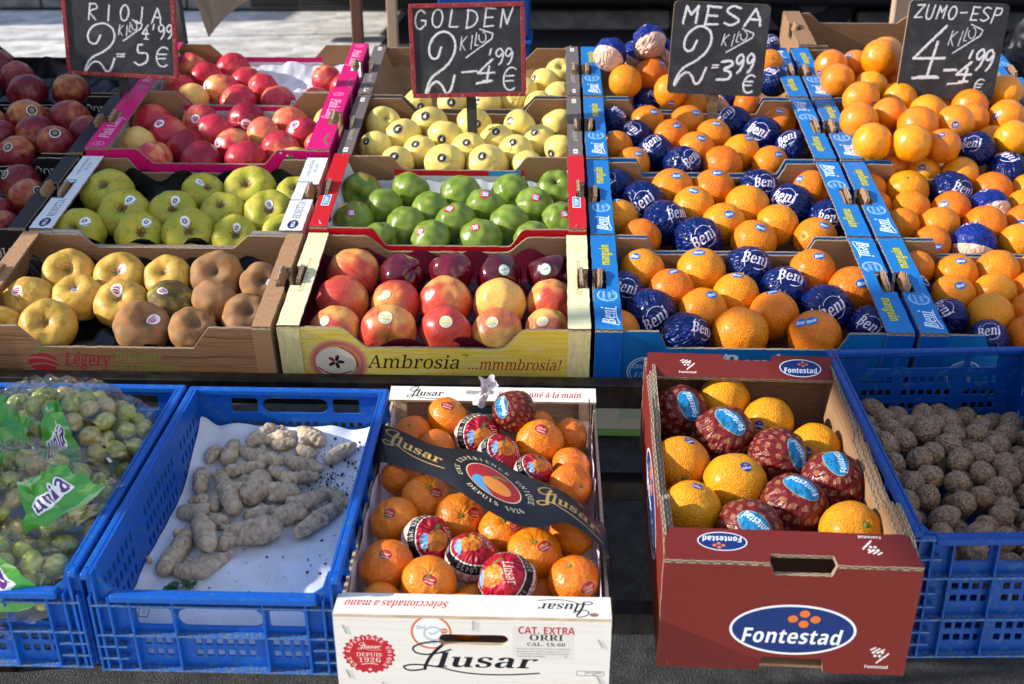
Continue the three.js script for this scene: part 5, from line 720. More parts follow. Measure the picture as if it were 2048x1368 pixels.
{
  const r = rng(77), put = [], base = (x, v) => -0.108 - 0.022 * (1 - ss(v, 0.0, 0.3)) - 0.035 * ss(v, 0.28, 0.44) + 0.01 * Math.sin(x * 18); let n = 0;
  for (let layer = 0; layer < 3; layer++) for (let k = 0; k < 14000; k++) {
    const R = 0.0152 + r() * 0.0028, x = 0.016 + R + r() * (0.27 - 2 * R), v = 0.018 + R + r() * (0.425 - 2 * R), y = base(x, v) + layer * 0.021 + (r() - 0.5) * 0.012, p = V(x, y, -v); if (put.some((o) => o[0].distanceTo(p) < (o[1] + R) * (o[2] === layer ? 0.9 : 0.8))) continue; put.push([p, R, layer]); }
  // only the nuts that the pile shows: the upper layer, and those of the lower layer that no two nuts cover
  const kept = put.filter(([p, R, l]) => put.filter((o) => o[0].y > p.y + 0.008 && Math.hypot(o[0].x - p.x, o[0].z - p.z - 0.008) < 0.024).length < 2);
  const rows = []; for (const o of kept) { const k = Math.floor(-o[0].z / 0.0425); (rows[k] ??= []).push(o); }
  const nth = ['first', 'second', 'third', 'fourth', 'fifth', 'sixth', 'seventh', 'eighth', 'ninth', 'tenth', 'eleventh', 'twelfth', 'thirteenth', 'fourteenth', 'fifteenth', 'sixteenth', 'seventeenth', 'eighteenth', 'nineteenth', 'twentieth', 'twenty-first', 'twenty-second', 'twenty-third', 'twenty-fourth'];
  rows.forEach((row, k) => row.sort((a, b) => a[0].x - b[0].x).forEach(([p, R], i) => { const gi = Math.floor(r() * 4), m = new THREE.Mesh(nutGeos[gi], nutMats[gi % 2]); m.name = numbered('walnut'); m.scale.setScalar(R); m.position.copy(WF.at(p.x, p.y, p.z)); m.quaternion.setFromEuler(new THREE.Euler(r() * 6, r() * 6, r() * 6)); m.castShadow = m.receiveShadow = true; tag(m, (i === 0 ? 'leftmost' : i === row.length - 1 ? 'rightmost' : nth[i]) + ' walnut from the left in the ' + (k === 0 ? 'row at the crate front' : k === rows.length - 1 ? 'row at the crate back' : nth[k] + ' row from the crate front'), 'walnut', 'walnuts heaped in the dark blue crate'); scene.add(m); }));
}
// ---------------------------------------------------------------- white wooden mandarin crate
const lusar = (x, cx, cy, w, h, col, rot = 0) => { x.save(); x.translate(cx, cy); x.rotate(rot); word(x, 'lusar', w * 0.11, 0, w * 0.76, h * 0.62, { slant: 0.3, fill: col, bold: true }); const lw = h * 0.085;
  curve(x, [-w * 0.23, -h * 0.62, -w * 0.34, -h * 0.1, -w * 0.36, h * 0.42], lw * 1.4, col); curve(x, [-w * 0.36, h * 0.42, -w * 0.5, h * 0.62, -w * 0.52, h * 0.34, -w * 0.46, h * 0.12, -w * 0.22, h * 0.36], lw * 0.8, col); curve(x, [-w * 0.22, h * 0.36, 0, h * 0.8, w * 0.5, h * 0.52], lw * 0.7, col);
  curve(x, [-w * 0.23, -h * 0.62, -w * 0.2, -h * 0.85, -w * 0.3, -h * 0.8, -w * 0.5, -h * 0.6, -w * 0.42, -h * 0.3, -w * 0.34, -h * 0.1, -w * 0.16, -h * 0.46], lw * 0.8, col); x.restore(); };
const paleGrain = (x, W, H, base, seed, a = 0.08) => { x.fillStyle = base; x.fillRect(0, 0, W, H); const r = rng(seed); for (let i = 0; i < 90; i++) { const y = r() * H; x.strokeStyle = 'rgba(150,110,60,' + r() * a + ')'; x.lineWidth = 1 + r() * 3; x.beginPath(); x.moveTo(0, y); for (let q = 0; q <= W; q += 60) x.lineTo(q, y + 6 * N3(q * 0.003, y * 0.02, seed)); x.stroke(); } };
const woodFront = canvasTex(1536, 640, (x, W, H) => {
  paleGrain(x, W, H, '#e9e5da', 4); const sc = W / 545; x.save(); x.scale(sc, sc);   // laid out in a 545 x 227 field
  const bx = 66, by = 101; x.fillStyle = '#bd2630'; x.beginPath(); for (let i = 0; i <= 96; i++) { const a = i / 96 * 6.2832, q = i % 4 < 2 ? 53 : 49; x.lineTo(bx + Math.cos(a) * q, by + Math.sin(a) * q * 0.95); } x.fill();
  arcText(x, 'UNE EXPÉRIENCE UNIQUE', bx, by, 42, -3.9, 0.75, 10.5, { fill: '#f2ebdc', bold: true }); lusar(x, bx + 2, by - 19, 46, 14, '#f2ebdc'); word(x, 'DEPUIS', bx, by + 1, 52, 9.5, { fill: '#f2ebdc' }); word(x, '1926', bx, by + 15, 46, 12, { fill: '#f2ebdc' }); curve(x, [bx - 16, by + 27, bx, by + 22, bx + 16, by + 27], 1.6, '#f2ebdc'); x.fillStyle = '#f2ebdc'; x.beginPath(); for (let i = 0; i < 10; i++) { const a = i * 0.628 - 1.571, q = i % 2 ? 2 : 4.6; x.lineTo(bx + Math.cos(a) * q, by + 40 + Math.sin(a) * q); } x.fill();
  oval(x, 192, 42, 38, 40, '#eceef0', '#dc7030', 4.5); oval(x, 196, 45, 18, 16, null, '#b6c4c2', 4); curve(x, [188, 43, 194, 53, 212, 33], 3.5, '#b6c4c2'); word(x, 'Orri', 172, 30, 18, 9, { font: 'sans-serif', fill: '#3a4048' }); oval(x, 218, 38, 7, 7, '#e0762e'); word(x, 'Orri', 218, 38, 10, 5, { fill: '#fff', font: 'sans-serif' }); word(x, 'CERTIFIED', 186, 70, 34, 5, { fill: '#3a4048', font: 'sans-serif' });
  lusar(x, 272, 112, 266, 58, '#15171b');
  x.fillStyle = '#dedad0'; x.fillRect(352, 22, 122, 84); word(x, 'CAT. EXTRA', 418, 32, 112, 18, { font: 'sans-serif', bold: true, fill: '#b62230' }); word(x, 'ORRI', 418, 50, 68, 15, { bold: true, fill: '#1a1c20' }); word(x, 'CAL. 1X-60', 418, 67, 76, 9, { bold: true, fill: '#1a1c20' }); for (let i = 0; i < 4; i++) word(x, ['TRATADO CON CERAS E-904 E-914 IMAZALIL', 'Envasado por Antonio Llusar y Cía. S.L.U.', 'C/ Padre Roque Melchor s/n Chilches Castellón', 'ORIGEN: ESPAÑA                L - 05'][i], 412, 79 + i * 6.4, 108 - i * 3, 3.6, { fill: '#33363a', font: 'sans-serif' });
  x.strokeStyle = '#26282c'; x.lineWidth = 0.9; x.strokeRect(480, 134, 54, 12); x.beginPath(); x.moveTo(497, 134); x.lineTo(497, 146); x.stroke(); word(x, 'ES-12-0007', 515, 138, 32, 4, { font: 'sans-serif', bold: true, fill: '#26282c' }); word(x, 'HT', 515, 143.5, 8, 3.4, { font: 'sans-serif', bold: true, fill: '#26282c' });
  x.restore(); wear(x, W, H, 240, 9); scuffs(x, W, H, 90, 12, 'rgba(120,104,84,'); });
const topFront = canvasTex(1536, 200, (x, W, H) => { paleGrain(x, W, H, '#e9e5da', 6); x.save(); x.translate(W / 2, H / 2); x.rotate(Math.PI); word(x, 'Seleccionadas a mano', 430, 0, 580, 64, { slant: 0.22, bold: true, fill: '#bd2836' }); lusar(x, -510, 0, 300, 110, '#17191d'); x.restore(); oval(x, 1440, 166, 26, 18, '#8a7454'); });
const topBack = canvasTex(1536, 150, (x, W, H) => { paleGrain(x, W, H, '#e9e5da', 8); lusar(x, 270, 74, 270, 90, '#17191d'); word(x, 'Sélectionné à la main', 1120, 76, 620, 56, { slant: 0.22, bold: true, fill: '#b02836' }); for (let i = 0; i < 22; i++) { x.fillStyle = '#24262a'; x.fillRect(570 + i * 6, 40, 2 + i % 3, 40); } });
const rawWood = std(0xffffff, 0.85, { map: rep(dataTex(256, 256, (u, v, c) => { const g = Math.abs(Math.sin(v * 30 + 3 * fbm(u * 2, v * 3, 5, 2))), k = 0.86 + 0.14 * g + 0.05 * N3(u * 6, v * 90, 3); c[0] = 206 * k; c[1] = 182 * k; c[2] = 150 * k; }), 4, 4) });
const rawWoodUp = std(0xffffff, 0.85, { map: (() => { const t = rep(rawWood.map, 4, 4); t.rotation = Math.PI / 2; return t; })() });
const lilac = std(C(214, 206, 226), 0.7, { side: THREE.DoubleSide });
{
  const W = 0.314, H = 0.118, f = RACK.sub(0, 0.008 - H, 0), g = thing('wooden_crate', 'white wooden mandarin crate with black script lettering on its front', 'crate', f, V(0, 0, 0));
  const hole = rectHole(0.119, 0.0765, 0.198, 0.0915, 0.0075);
  const fp = sheet([[0, 0], [W, 0], [W, H - 0.004], [0, H - 0.004]], 0.005, { amp: 0.0004, holes: [hole], uv: [0, -0.0128, W, 0.118] }); fp.translate(0, 0, 0.030); part('front_panel', fp, [printed(woodFront, 0.6, 0.05), rawWood, rawWood], g);
  const tf = sheet([[0, 0], [W, 0], [W, 0.040], [0, 0.040]], 0.004, { amp: 0.0004, uv: [0, 0, W, 0.040] }); tf.rotateX(-Math.PI / 2 - 0.06); tf.translate(0, H - 0.004, 0.0352); part('top_board', tf, [printed(topFront, 0.6, 0.05), rawWood, rawWood], g);
  const bp = sheet([[0, 0], [W, 0], [W, H - 0.004], [0, H - 0.004]], 0.005, { amp: 0.0004, holes: [rectHole(0.118, 0.07, 0.196, 0.088, 0.009)], uv: [0, 0, W * 4, H * 4] }); bp.translate(0, 0, -0.494); part('back_panel', bp, [rawWood, rawWood, rawWood], g);
  const tb = sheet([[0, 0], [W, 0], [W, 0.032], [0, 0.032]], 0.004, { amp: 0.0004, uv: [0, 0, W, 0.032] }); tb.rotateX(-Math.PI / 2 + 0.2); tb.translate(0, H - 0.007, -0.457); part('top_board', tb, [printed(topBack, 0.6, 0.05), rawWood, rawWood], g);
  for (const s of [0, 1]) { for (const y of [0.026, 0.078]) part('side_slat', box(0.004, 0.042, 0.522, s ? W - 0.002 : 0.002, y, -0.232, 0.0008, 2), rawWood, g);
    for (const z of [-0.477, 0.018]) part('corner_post', box(0.02, H - 0.012, 0.02, s ? W - 0.016 : 0.016, (H - 0.012) / 2, z, 0.001, 2), rawWoodUp, g); }
  part('base_board', box(W - 0.01, 0.004, 0.515, W / 2, 0.003, -0.23, 0.0005, 2), rawWood, g);
  for (const [x, y, z, a] of [[0.012, 0.096, 0.0355, 0.3], [0.012, 0.03, 0.0355, 0.3], [0.052, 0.012, 0.0355, 0], [0.161, 0.012, 0.0355, 0], [0.268, 0.012, 0.0355, 0], [0.158, 0.105, 0.0355, 0], [0.302, 0.082, 0.0355, 0.4], [0.302, 0.028, 0.0355, 0.4]]) { const s = new THREE.CylinderGeometry(0.0005, 0.0005, 0.013, 6); s.rotateZ(a); s.translate(x, y, z); part('staple', s, steel, g); }
  for (const s of [0, 1]) { // scalloped paper standing up inside both long sides
    const pg = new THREE.PlaneGeometry(0.455, 0.1, 60, 8), p = pg.attributes.position; for (let i = 0; i < p.count; i++) { const z = p.getX(i) - 0.2275, k = p.getY(i) / 0.1 + 0.5, sc = 0.010 * Math.abs(Math.sin(z * 34)) + 0.004 * N3(z * 12, s * 9, 1); p.setXYZ(i, (s ? W - 0.009 : 0.009) + (s ? -1 : 1) * (k * 0.001 + 0.002 * N3(z * 20, k * 2, s)), 0.008 + k * (0.098 + sc), z); } pg.computeVertexNormals(); part('paper_liner', pg, lilac, g); }
  for (const [z, y] of [[-0.415, 0.122], [-0.365, 0.112], [-0.195, 0.112]]) { const q = new THREE.CylinderGeometry(0.026, 0.026, 0.0012, 20, 1, false, 0, Math.PI); q.rotateZ(Math.PI / 2); q.rotateX(0.5); q.translate(W - 0.012, y - 0.008, z); part('paper_tab', q, glossBlack, g); }
}
{ // the black band across the fruit: one bent sheet, its outline widens to a medallion
  const tex = canvasTex(2048, 894, (x, W, H) => { x.fillStyle = '#17181b'; x.fillRect(0, 0, W, H); const gold = '#b08d4e'; lusar(x, 400, 400, 560, 230, gold, 0.1); lusar(x, 1690, 450, 470, 220, gold, 0.1); const cx = 1105, cy = 447; oval(x, cx, cy, 215, 215, '#9c2224', '#d8c9a0', 8);
    arcText(x, 'UNE EXPÉRIENCE UNIQUE', cx, cy, 292, -3.35, 0.3, 62, { fill: '#d6cba8' }); arcText(x, 'DEPUIS 1926', cx, cy, 292, 2.45, 0.95, 62, { fill: '#d6cba8', inside: true });
    oval(x, cx + 20, cy + 40, 112, 104, '#d8842e'); curve(x, [cx + 20, cy - 60, cx + 50, cy - 120, cx + 120, cy - 110], 26, '#62803a'); x.fillStyle = '#4d8fbc'; x.beginPath(); x.moveTo(cx - 190, cy + 70); x.quadraticCurveTo(cx - 150, cy - 40, cx - 80, cy - 10); x.quadraticCurveTo(cx - 110, cy + 90, cx - 40, cy + 196); x.quadraticCurveTo(cx - 140, cy + 180, cx - 190, cy + 70); x.fill(); });
  const nu = 96, nv = 14, pos = [], uv = [], idx = [], L = [[-0.006, 0.300, -0.02, 0.036], [0.0, 0.318, 0.014, 0.047], [0.03, 0.298, 0.026, 0.048], [0.09, 0.242, 0.040, 0.046], [0.13, 0.198, 0.048, 0.060], [0.172, 0.168, 0.052, 0.072], [0.215, 0.148, 0.048, 0.062], [0.25, 0.145, 0.042, 0.046], [0.285, 0.125, 0.032, 0.040], [0.314, 0.095, 0.014, 0.034], [0.3225, 0.070, -0.03, 0.03], [0.3225, 0.05, -0.08, 0.027]];
  const cv = new THREE.CatmullRomCurve3(L.map((q) => V(q[0], q[2], -q[1]))), wv = new THREE.CatmullRomCurve3(L.map((q, i) => V(i / (L.length - 1), q[3], 0)));
  const pts = cv.getPoints(nu), ws = wv.getPoints(nu);
  for (let i = 0; i <= nu; i++) for (let j = 0; j <= nv; j++) { const k = j / nv * 2 - 1, p = pts[i], w = ws[i].y; pos.push(p.x + 0.25 * k * w * (p.x > 0.31 || p.x < 0.004 ? 0 : 1), p.y - 0.004 * k * k + 0.003 * Math.sin(i * 0.21 + k), p.z + k * w); uv.push((p.x + 0.006) / 0.33, 0.5 - k * w / 0.144); }
  for (let i = 0; i < nu; i++) for (let j = 0; j < nv; j++) { const k = i * (nv + 1) + j; idx.push(k, k + 1, k + nv + 1, k + 1, k + nv + 2, k + nv + 1); }
  const g = new THREE.BufferGeometry(); g.setAttribute('position', new THREE.Float32BufferAttribute(pos, 3)); g.setAttribute('uv', new THREE.Float32BufferAttribute(uv, 2)); g.setIndex(idx); g.computeVertexNormals();
  const m = single('paper_band', g, phys(0xffffff, 0.36, { map: tex, specularIntensity: 0.5, clearcoat: 0.12, side: THREE.DoubleSide }), 'black printed band with gold lettering laid across the mandarins', 'paper band'); m.quaternion.copy(RACK.q); m.position.copy(RACK.o);
}
{ // the knotted tissue above one wrapped orange at the back of the crate
  const pg = new THREE.CylinderGeometry(0.012, 0.006, 0.05, 28, 14, true), p = pg.attributes.position; for (let i = 0; i < p.count; i++) { const y = p.getY(i), a = Math.atan2(p.getZ(i), p.getX(i)), k = 0.55 + 0.9 * Math.abs(y / 0.025) * (y > 0 ? 1 : 1.5) + 0.18 * Math.sin(a * 5 + y * 90) + 0.3 * N3(a * 2, y * 90, 3); p.setX(i, p.getX(i) * k + 0.004 * Math.sin(y * 70)); p.setZ(i, p.getZ(i) * k); p.setY(i, y + 0.004 * Math.sin(a * 4)); } pg.computeVertexNormals();
  const m = single('tissue_twist', pg, phys(C(214, 206, 212), 0.5, { side: THREE.DoubleSide, transmission: 0.35, thickness: 0 }), 'twisted pale tissue knot on top of the maroon-wrapped orange', 'tissue twist'); m.position.copy(RACK.at(0.147, 0.036, -0.425)); m.rotation.set(0.3, 0, -0.2); m.scale.setScalar(0.85);
}
// ---------------------------------------------------------------- maroon carton of large oranges
function bigBrand(x, cx, cy, w, h, rot = 0) { x.save(); x.translate(cx, cy); x.rotate(rot); oval(x, 0, 0, w / 2, h / 2, '#14306e', '#e6e6e4', h * 0.045); for (const [a, b] of [[-0.09, -0.2], [0, -0.31], [0.09, -0.2], [0, -0.1]]) oval(x, (a + 0.08) * w, (b - 0.03) * h, w * 0.041, w * 0.037, '#e2742c'); word(x, 'Fontestad', 0, h * 0.13, w * 0.82, h * 0.3, { slant: 0.12, font: 'sans-serif', bold: true, fill: '#ecefef' }); x.restore(); }
function dotMark(x, cx, cy, s, rot = 0, txt = true) { x.save(); x.translate(cx, cy); x.rotate(rot); x.scale(s, s); for (let i = 0; i < 2; i++) for (let j = 0; j < 3 - i; j++) oval(x, -14 + j * 12 + i * 6, -10 + i * 12, 4.6, 4.6, '#e4dcd8'); for (let i = 0; i < 3; i++) { x.save(); x.translate(-16 + i * 12, -22 + i * 3); x.rotate(-0.6); x.fillStyle = '#e4dcd8'; x.fillRect(-9, -3, 18, 5); x.restore(); x.save(); x.translate(4 + i * 9, 20 - i * 10); x.rotate(-0.95); x.fillRect(-10, -3, 20, 5); x.restore(); } if (txt) word(x, 'Fontestad', 0, 40, 64, 11, { font: 'sans-serif', bold: true, fill: '#e4dcd8' }); x.restore(); }
{
  const W = 0.287, D = 0.497, H = 0.152, f = new Frame(V(0.139, 0.762, -1.098), 2.75 * DEG, -1.7 * DEG).sub(0, -H, 0.040), t = 0.006;
  const g = thing('fruit_carton', 'maroon carton of large oranges with white lettering on a blue oval', 'carton', f, V(0, 0, 0));
  const tx = canvasTex(1400, 742, (x, w, h) => { x.fillStyle = '#74251e'; x.fillRect(0, 0, w, h); flutes(x, w, h, 8, 0.03); bigBrand(x, 745, 440, 690, 345); dotMark(x, 1240, 600, 2.1); wear(x, w, h, 500, 6); scuffs(x, w, h, 170, 3); });
  const maroon = printed(tx, 0.55), side = printed(canvasTex(1400, 430, (x, w, h) => { x.fillStyle = '#74251e'; x.fillRect(0, 0, w, h); flutes(x, w, h, 9, 0.03); bigBrand(x, 640, 210, 620, 240); })), flapF = printed(canvasTex(1400, 250, (x, w, h) => { x.fillStyle = '#74251e'; x.fillRect(0, 0, w, h); flutes(x, w, h, 14, 0.06); bigBrand(x, 330, 100, 270, 140, Math.PI); dotMark(x, 1150, 110, 2.0, Math.PI); wear(x, w, h, 300, 8); scuffs(x, w, h, 90, 5); })), flapB = printed(canvasTex(1400, 250, (x, w, h) => { x.fillStyle = '#74251e'; x.fillRect(0, 0, w, h); flutes(x, w, h, 14, 0.06); dotMark(x, 300, 120, 2.0); bigBrand(x, 1110, 130, 290, 180); }));
  const front = sheet([[0, 0], [0.118, 0], [0.122, 0.02], [0.19, 0.02], [0.194, 0], [W, 0], [W, H], [0.192, H], [0.188, H - 0.012], [0.124, H - 0.012], [0.12, H], [0, H]], t, { uv: [0, 0, W, H] }); front.translate(0, 0, -t); part('front_wall', front, [maroon, kraft, cutEdge], g);
  const back = sheet([[0, 0], [W, 0], [W, H], [0, H]], t, { uv: [0, 0, W, H] }); back.translate(0, 0, -D); part('back_wall', back, [kraftDark, maroonBoard, cutEdge], g);
  for (const s of [0, 1]) for (let k = 0; k < 3; k++) { // folded plies of the side walls, uneven at the top
    const zc = 0.045 + 0.010 * k, pts = [[0.004, 0], [D - 0.004, 0], [D - 0.004, H - 0.002 + 0.006 * k], [D * 0.62, H + 0.004 - 0.004 * k], [D * 0.60, H - 0.006 - 0.006 * k], [zc + 0.075, H - 0.012 - 0.004 * k], [zc + 0.07, H + 0.012 - k * 0.006], [zc, H + 0.012 - k * 0.005], [0.004, H - 0.004]], w = sheet(pts, 0.0042, { uv: [0, 0, D, H], amp: 0.003, step: 0.014 }); w.rotateY(Math.PI / 2); const q = 0.0005 + k * 0.0048; w.translate(s ? W - q - 0.0042 : q, 0, 0); part('side_wall', w, k ? [kraft, kraft, cutEdge] : s ? [side, kraft, cutEdge] : [kraft, side, cutEdge], g); }
  const ff = sheet([[0, 0], [0.118, 0], [0.120, 0.014], [0.19, 0.014], [0.192, 0], [W, 0], [W - 0.008, 0.052], [0.004, 0.052]], 0.005, { uv: [0, 0, W, 0.052] }); ff.rotateX(-Math.PI / 2 + 0.12); ff.translate(0, H, -0.001); part('top_flap', ff, [flapF, kraft, cutEdge], g);
  const fb = sheet([[0, 0], [W, 0], [W - 0.004, 0.05], [0.19, 0.05], [0.186, 0.038], [0.118, 0.038], [0.114, 0.05], [0.004, 0.05]], 0.006, { uv: [0, 0, W, 0.05] }); fb.rotateX(-Math.PI / 2 + 0.28); fb.translate(0, H - 0.006, -D + 0.054); part('top_flap', fb, [flapB, kraft, cutEdge], g);
  part('base_panel', box(W - 0.012, 0.004, D - 0.012, W / 2, 0.003, -D / 2, 0, 3), kraftWorld, g);
}
// ---------------------------------------------------------------- bagged grapes
const grapeTex = dataTex(64, 32, (u, v, q) => { const k = 1 + 0.12 * fbm(u * 5, v * 4, 1, 2), b = ss(N3(u * 6, v * 5, 3), 0.45, 0.8) * 0.5; q[0] = lerp(235 * k, 225, b); q[1] = lerp(235 * k, 175, b); q[2] = lerp(235 * k, 150, b); });
const grapeMats = [[184, 190, 84], [196, 194, 98], [198, 176, 108], [166, 178, 74]].map((c) => phys(C(...c), 0.26, { map: grapeTex, clearcoat: 0.4, clearcoatRoughness: 0.15 }));
const grapeGeo = (() => { const R = (d) => (1 + 0.02 * N3(d.x * 2, d.y * 2, d.z * 2)) / Math.hypot(Math.hypot(d.x, d.z), d.y / 1.3); return star(R, 20, 14); })();
const film = new THREE.MeshPhysicalMaterial({ color: C(244, 247, 246), roughness: 0.07, transmission: 1, thickness: 0, ior: 1.7, bumpMap: rep(crease, 1.6, 1), bumpScale: 0.008, side: THREE.DoubleSide });
const bagArt = canvasTex(1024, 512, (x, W, H) => { const gr = ['#5fae34', '#2f8a3a', '#c8dcc0', '#8cc644']; x.fillStyle = '#4a9c38'; x.fillRect(0, 0, W, H); const r = rng(4); for (let i = 0; i < 26; i++) { x.fillStyle = gr[i % 4]; x.globalAlpha = 0.5; x.beginPath(); const a = r() * W, b = r() * H; x.moveTo(a, b); x.quadraticCurveTo(a + 120, b - 60, a + 260, b + 20); x.quadraticCurveTo(a + 130, b + 60, a, b); x.fill(); } x.globalAlpha = 1; word(x, 'Sweet Globe', 250, 200, 330, 76, { font: 'sans-serif', bold: true, fill: '#eef6ea', rot: Math.PI }); word(x, 'Green Seedless Table Grapes', 250, 130, 320, 26, { font: 'sans-serif', fill: '#dcebd4', rot: Math.PI }); word(x, 'unia', 760, 240, 320, 150, { font: 'sans-serif', bold: true, slant: 0.1, fill: '#5a2a78', stroke: '#f2f4f0', lw: 22, rot: Math.PI * 0.9 }); });
const bagPrint = phys(0xffffff, 0.25, { map: bagArt, clearcoat: 0.5, clearcoatRoughness: 0.12, side: THREE.DoubleSide });
const stemMat = std(C(104, 82, 54), 0.85);
function grapeBag(c, rx, ry, rz, seed, patches, count, label, bagLabel) {
  const r = rng(seed), bunch = thing('grape_bunch', label, 'grapes', EF, c, 'bunches of green grapes in bags'), put = [];
  for (let k = 0; k < 4000 && put.length < count; k++) { const a = r() * 6.283, e = Math.pow(r(), 0.7) * 1.35, d = V(Math.cos(a) * Math.cos(e), Math.sin(e), Math.sin(a) * Math.cos(e)), q = 0.84 - (put.length > count * 0.75 ? 0.25 : 0) * r(), p = V(d.x * (rx - 0.012) * q / 0.84, d.y * (ry - 0.012), d.z * (rz - 0.012) * q / 0.84); const R = 0.0112 + r() * 0.0022; if (put.some((o) => o[0].distanceTo(p) < (o[1] + R) * 0.93)) continue; put.push([p, R]); }
  put.forEach(([p, R], i) => { const m = part('grape', grapeGeo, grapeMats[Math.floor(r() * 4)], bunch); m.position.copy(p); m.scale.setScalar(R); m.rotation.set(r() * 3, r() * 3, r() * 3); });
  part('grape_stem', tube([V(-rx * 0.5, ry * 0.5, rz * 0.2), V(-rx * 0.1, ry * 0.82, rz * 0.1), V(rx * 0.2, ry * 0.86, rz * 0.3), V(rx * 0.5, ry * 0.55, rz * 0.2)], 0.0022, 24, 6), stemMat, bunch); part('grape_stem', tube([V(0, ry * 0.8, rz * 0.15), V(rx * 0.1, ry * 0.9, rz * 0.4), V(rx * 0.06, ry * 0.7, rz * 0.65)], 0.0016, 16, 6), stemMat, bunch);
  const bag = thing('grape_bag', bagLabel, 'plastic bag', EF, c, 'clear grape bags with green print'), NU = 48, NV = 22, jit = Array.from({ length: (NU + 1) * (NV + 1) }, () => [r() - 0.5, r() - 0.5, r() - 0.5]);
  const at = (i, j) => { const I = i % NU, k = jit[j * (NU + 1) + I], p = (I + 0.8 * k[0]) / NU * 6.2832, t = clamp((j + (j && j < NV ? 0.7 * k[1] : 0)) / NV, 0, 1) * Math.PI * 0.72, d = V(Math.cos(p) * Math.sin(t), Math.cos(t), Math.sin(p) * Math.sin(t)), base = 1 / Math.hypot(d.x / rx, d.y / (ry + 0.004), d.z / rz); return d.multiplyScalar(base * (1.06 + 0.10 * k[2] + 0.09 * (0.5 - Math.abs(N3(d.x * 2.4 + seed, d.y * 2.4, d.z * 4))))); };
  const lists = [[[], []], ...patches.map(() => [[], []])], quad = (li, P, U) => { for (const q of P) lists[li][0].push(q.x, q.y, q.z); lists[li][1].push(...U); };
  for (let j = 0; j < NV; j++) for (let i = 0; i < NU; i++) { const u = (i + 0.5) / NU, v = (j + 0.5) / NV * 0.72; let li = 0; patches.forEach(([u0, u1, v0, v1], n) => { if (u > u0 && u < u1 && v > v0 && v < v1) li = n + 1; });
    const A = at(i, j), B = at(i + 1, j), D = at(i + 1, j + 1), E = at(i, j + 1), pp = li ? patches[li - 1] : [0, 1, 0, 1, 0, 0], w = (a, b) => [pp[4] + (a / NU - pp[0]) / (pp[1] - pp[0]) * 0.5, pp[5] + (b / NV * 0.72 - pp[2]) / (pp[3] - pp[2]) * 0.9];
    quad(li, [A, B, E], [...w(i, j), ...w(i + 1, j), ...w(i, j + 1)]); quad(li, [B, D, E], [...w(i + 1, j), ...w(i + 1, j + 1), ...w(i, j + 1)]); }
  lists.forEach(([p, u], n) => { if (!p.length) return; const g = new THREE.BufferGeometry(); g.setAttribute('position', new THREE.Float32BufferAttribute(p, 3)); g.setAttribute('uv', new THREE.Float32BufferAttribute(u, 2)); g.computeVertexNormals(); part(n ? 'printed_panel' : 'film', n ? toCreasedNormals(g, 0.6) : toCreasedNormals(g, 0.25), n ? bagPrint : film, bag); });
}
grapeBag(V(0.150, -0.055, -0.325), 0.14, 0.105, 0.085, 3, [[0.27, 0.46, 0.16, 0.46, 0.0, 0.05], [0.15, 0.235, 0.1, 0.40, 0.5, 0.05]], 90, 'grapes in the rear clear bag of the blue crate', 'rear clear grape bag with a green printed band');
grapeBag(V(0.165, -0.055, -0.155), 0.132, 0.106, 0.088, 5, [[0.23, 0.31, 0.04, 0.62, 0.0, 0.05], [0.03, 0.17, 0.16, 0.32, 0.5, 0.05]], 90, 'grapes in the middle clear bag with bare stems showing', 'middle clear grape bag with a crossing green band');
grapeBag(V(0.150, -0.062, -0.045), 0.13, 0.066, 0.048, 9, [[0.22, 0.52, 0.04, 0.52, 0.0, 0.05], [0.06, 0.2, 0.12, 0.5, 0.5, 0.05]], 50, 'grapes in the front bag under green print', 'front grape bag mostly covered by bright green print');
{ const pg = new THREE.PlaneGeometry(0.27, 0.41, 24, 30); pg.rotateX(-Math.PI / 2); const p = pg.attributes.position; for (let i = 0; i < p.count; i++) p.setY(i, 0.004 * fbm(p.getX(i) * 12, p.getZ(i) * 12, 8, 2) + 0.05 * ss(p.getX(i), 0.08, 0.135) + 0.03 * ss(-p.getZ(i), 0.15, 0.2)); pg.computeVertexNormals(); const m = single('paper_sheet', pg, std(C(206, 210, 218), 0.9, { side: THREE.DoubleSide }), 'sheet of white paper under the grape bags', 'paper sheet'); m.quaternion.copy(EF.q); m.position.copy(EF.at(0.148, -0.132, -0.22)); }

fruit(RACK, 'm', 0.146, -0.030, -0.008, 0.031, 0, [], 'mandarin seen through the hand hole in the white crate front', 'fruit in the white wooden crate');
fruit(RACK, 'm', 0.207, -0.032, -0.008, 0.031, 0, [], 'shaded mandarin at the right end of the crate hand hole', 'fruit in the white wooden crate');
// ---------------------------------------------------------------- chalk price signs
function chalk(x, pts, w, seed, a = 0.92) {   // a dusty chalk stroke along a polyline
  const r = rng(seed); for (let i = 0; i + 3 < pts.length; i += 2) { const [x0, y0, x1, y1] = [pts[i], pts[i + 1], pts[i + 2], pts[i + 3]], L = Math.hypot(x1 - x0, y1 - y0), n = Math.ceil(L * 2.6);
    for (let k = 0; k < n; k++) { const t = k / n, q = 5 * 1; for (let m = 0; m < 3; m++) { if (r() < 0.5) continue; x.fillStyle = 'rgba(226,228,230,' + a * (0.25 + 0.6 * r()) + ')'; const s = w * (0.25 + 0.5 * r()); x.fillRect(lerp(x0, x1, t) + (r() - 0.5) * w * 1.25, lerp(y0, y1, t) + (r() - 0.5) * w * 1.25, s, s); } } } }
const arcPts = (cx, cy, rx, ry, a0, a1, n = 18) => Array.from({ length: n + 1 }, (_, i) => { const a = lerp(a0, a1, i / n); return [cx + Math.cos(a) * rx, cy + Math.sin(a) * ry]; }).flat();
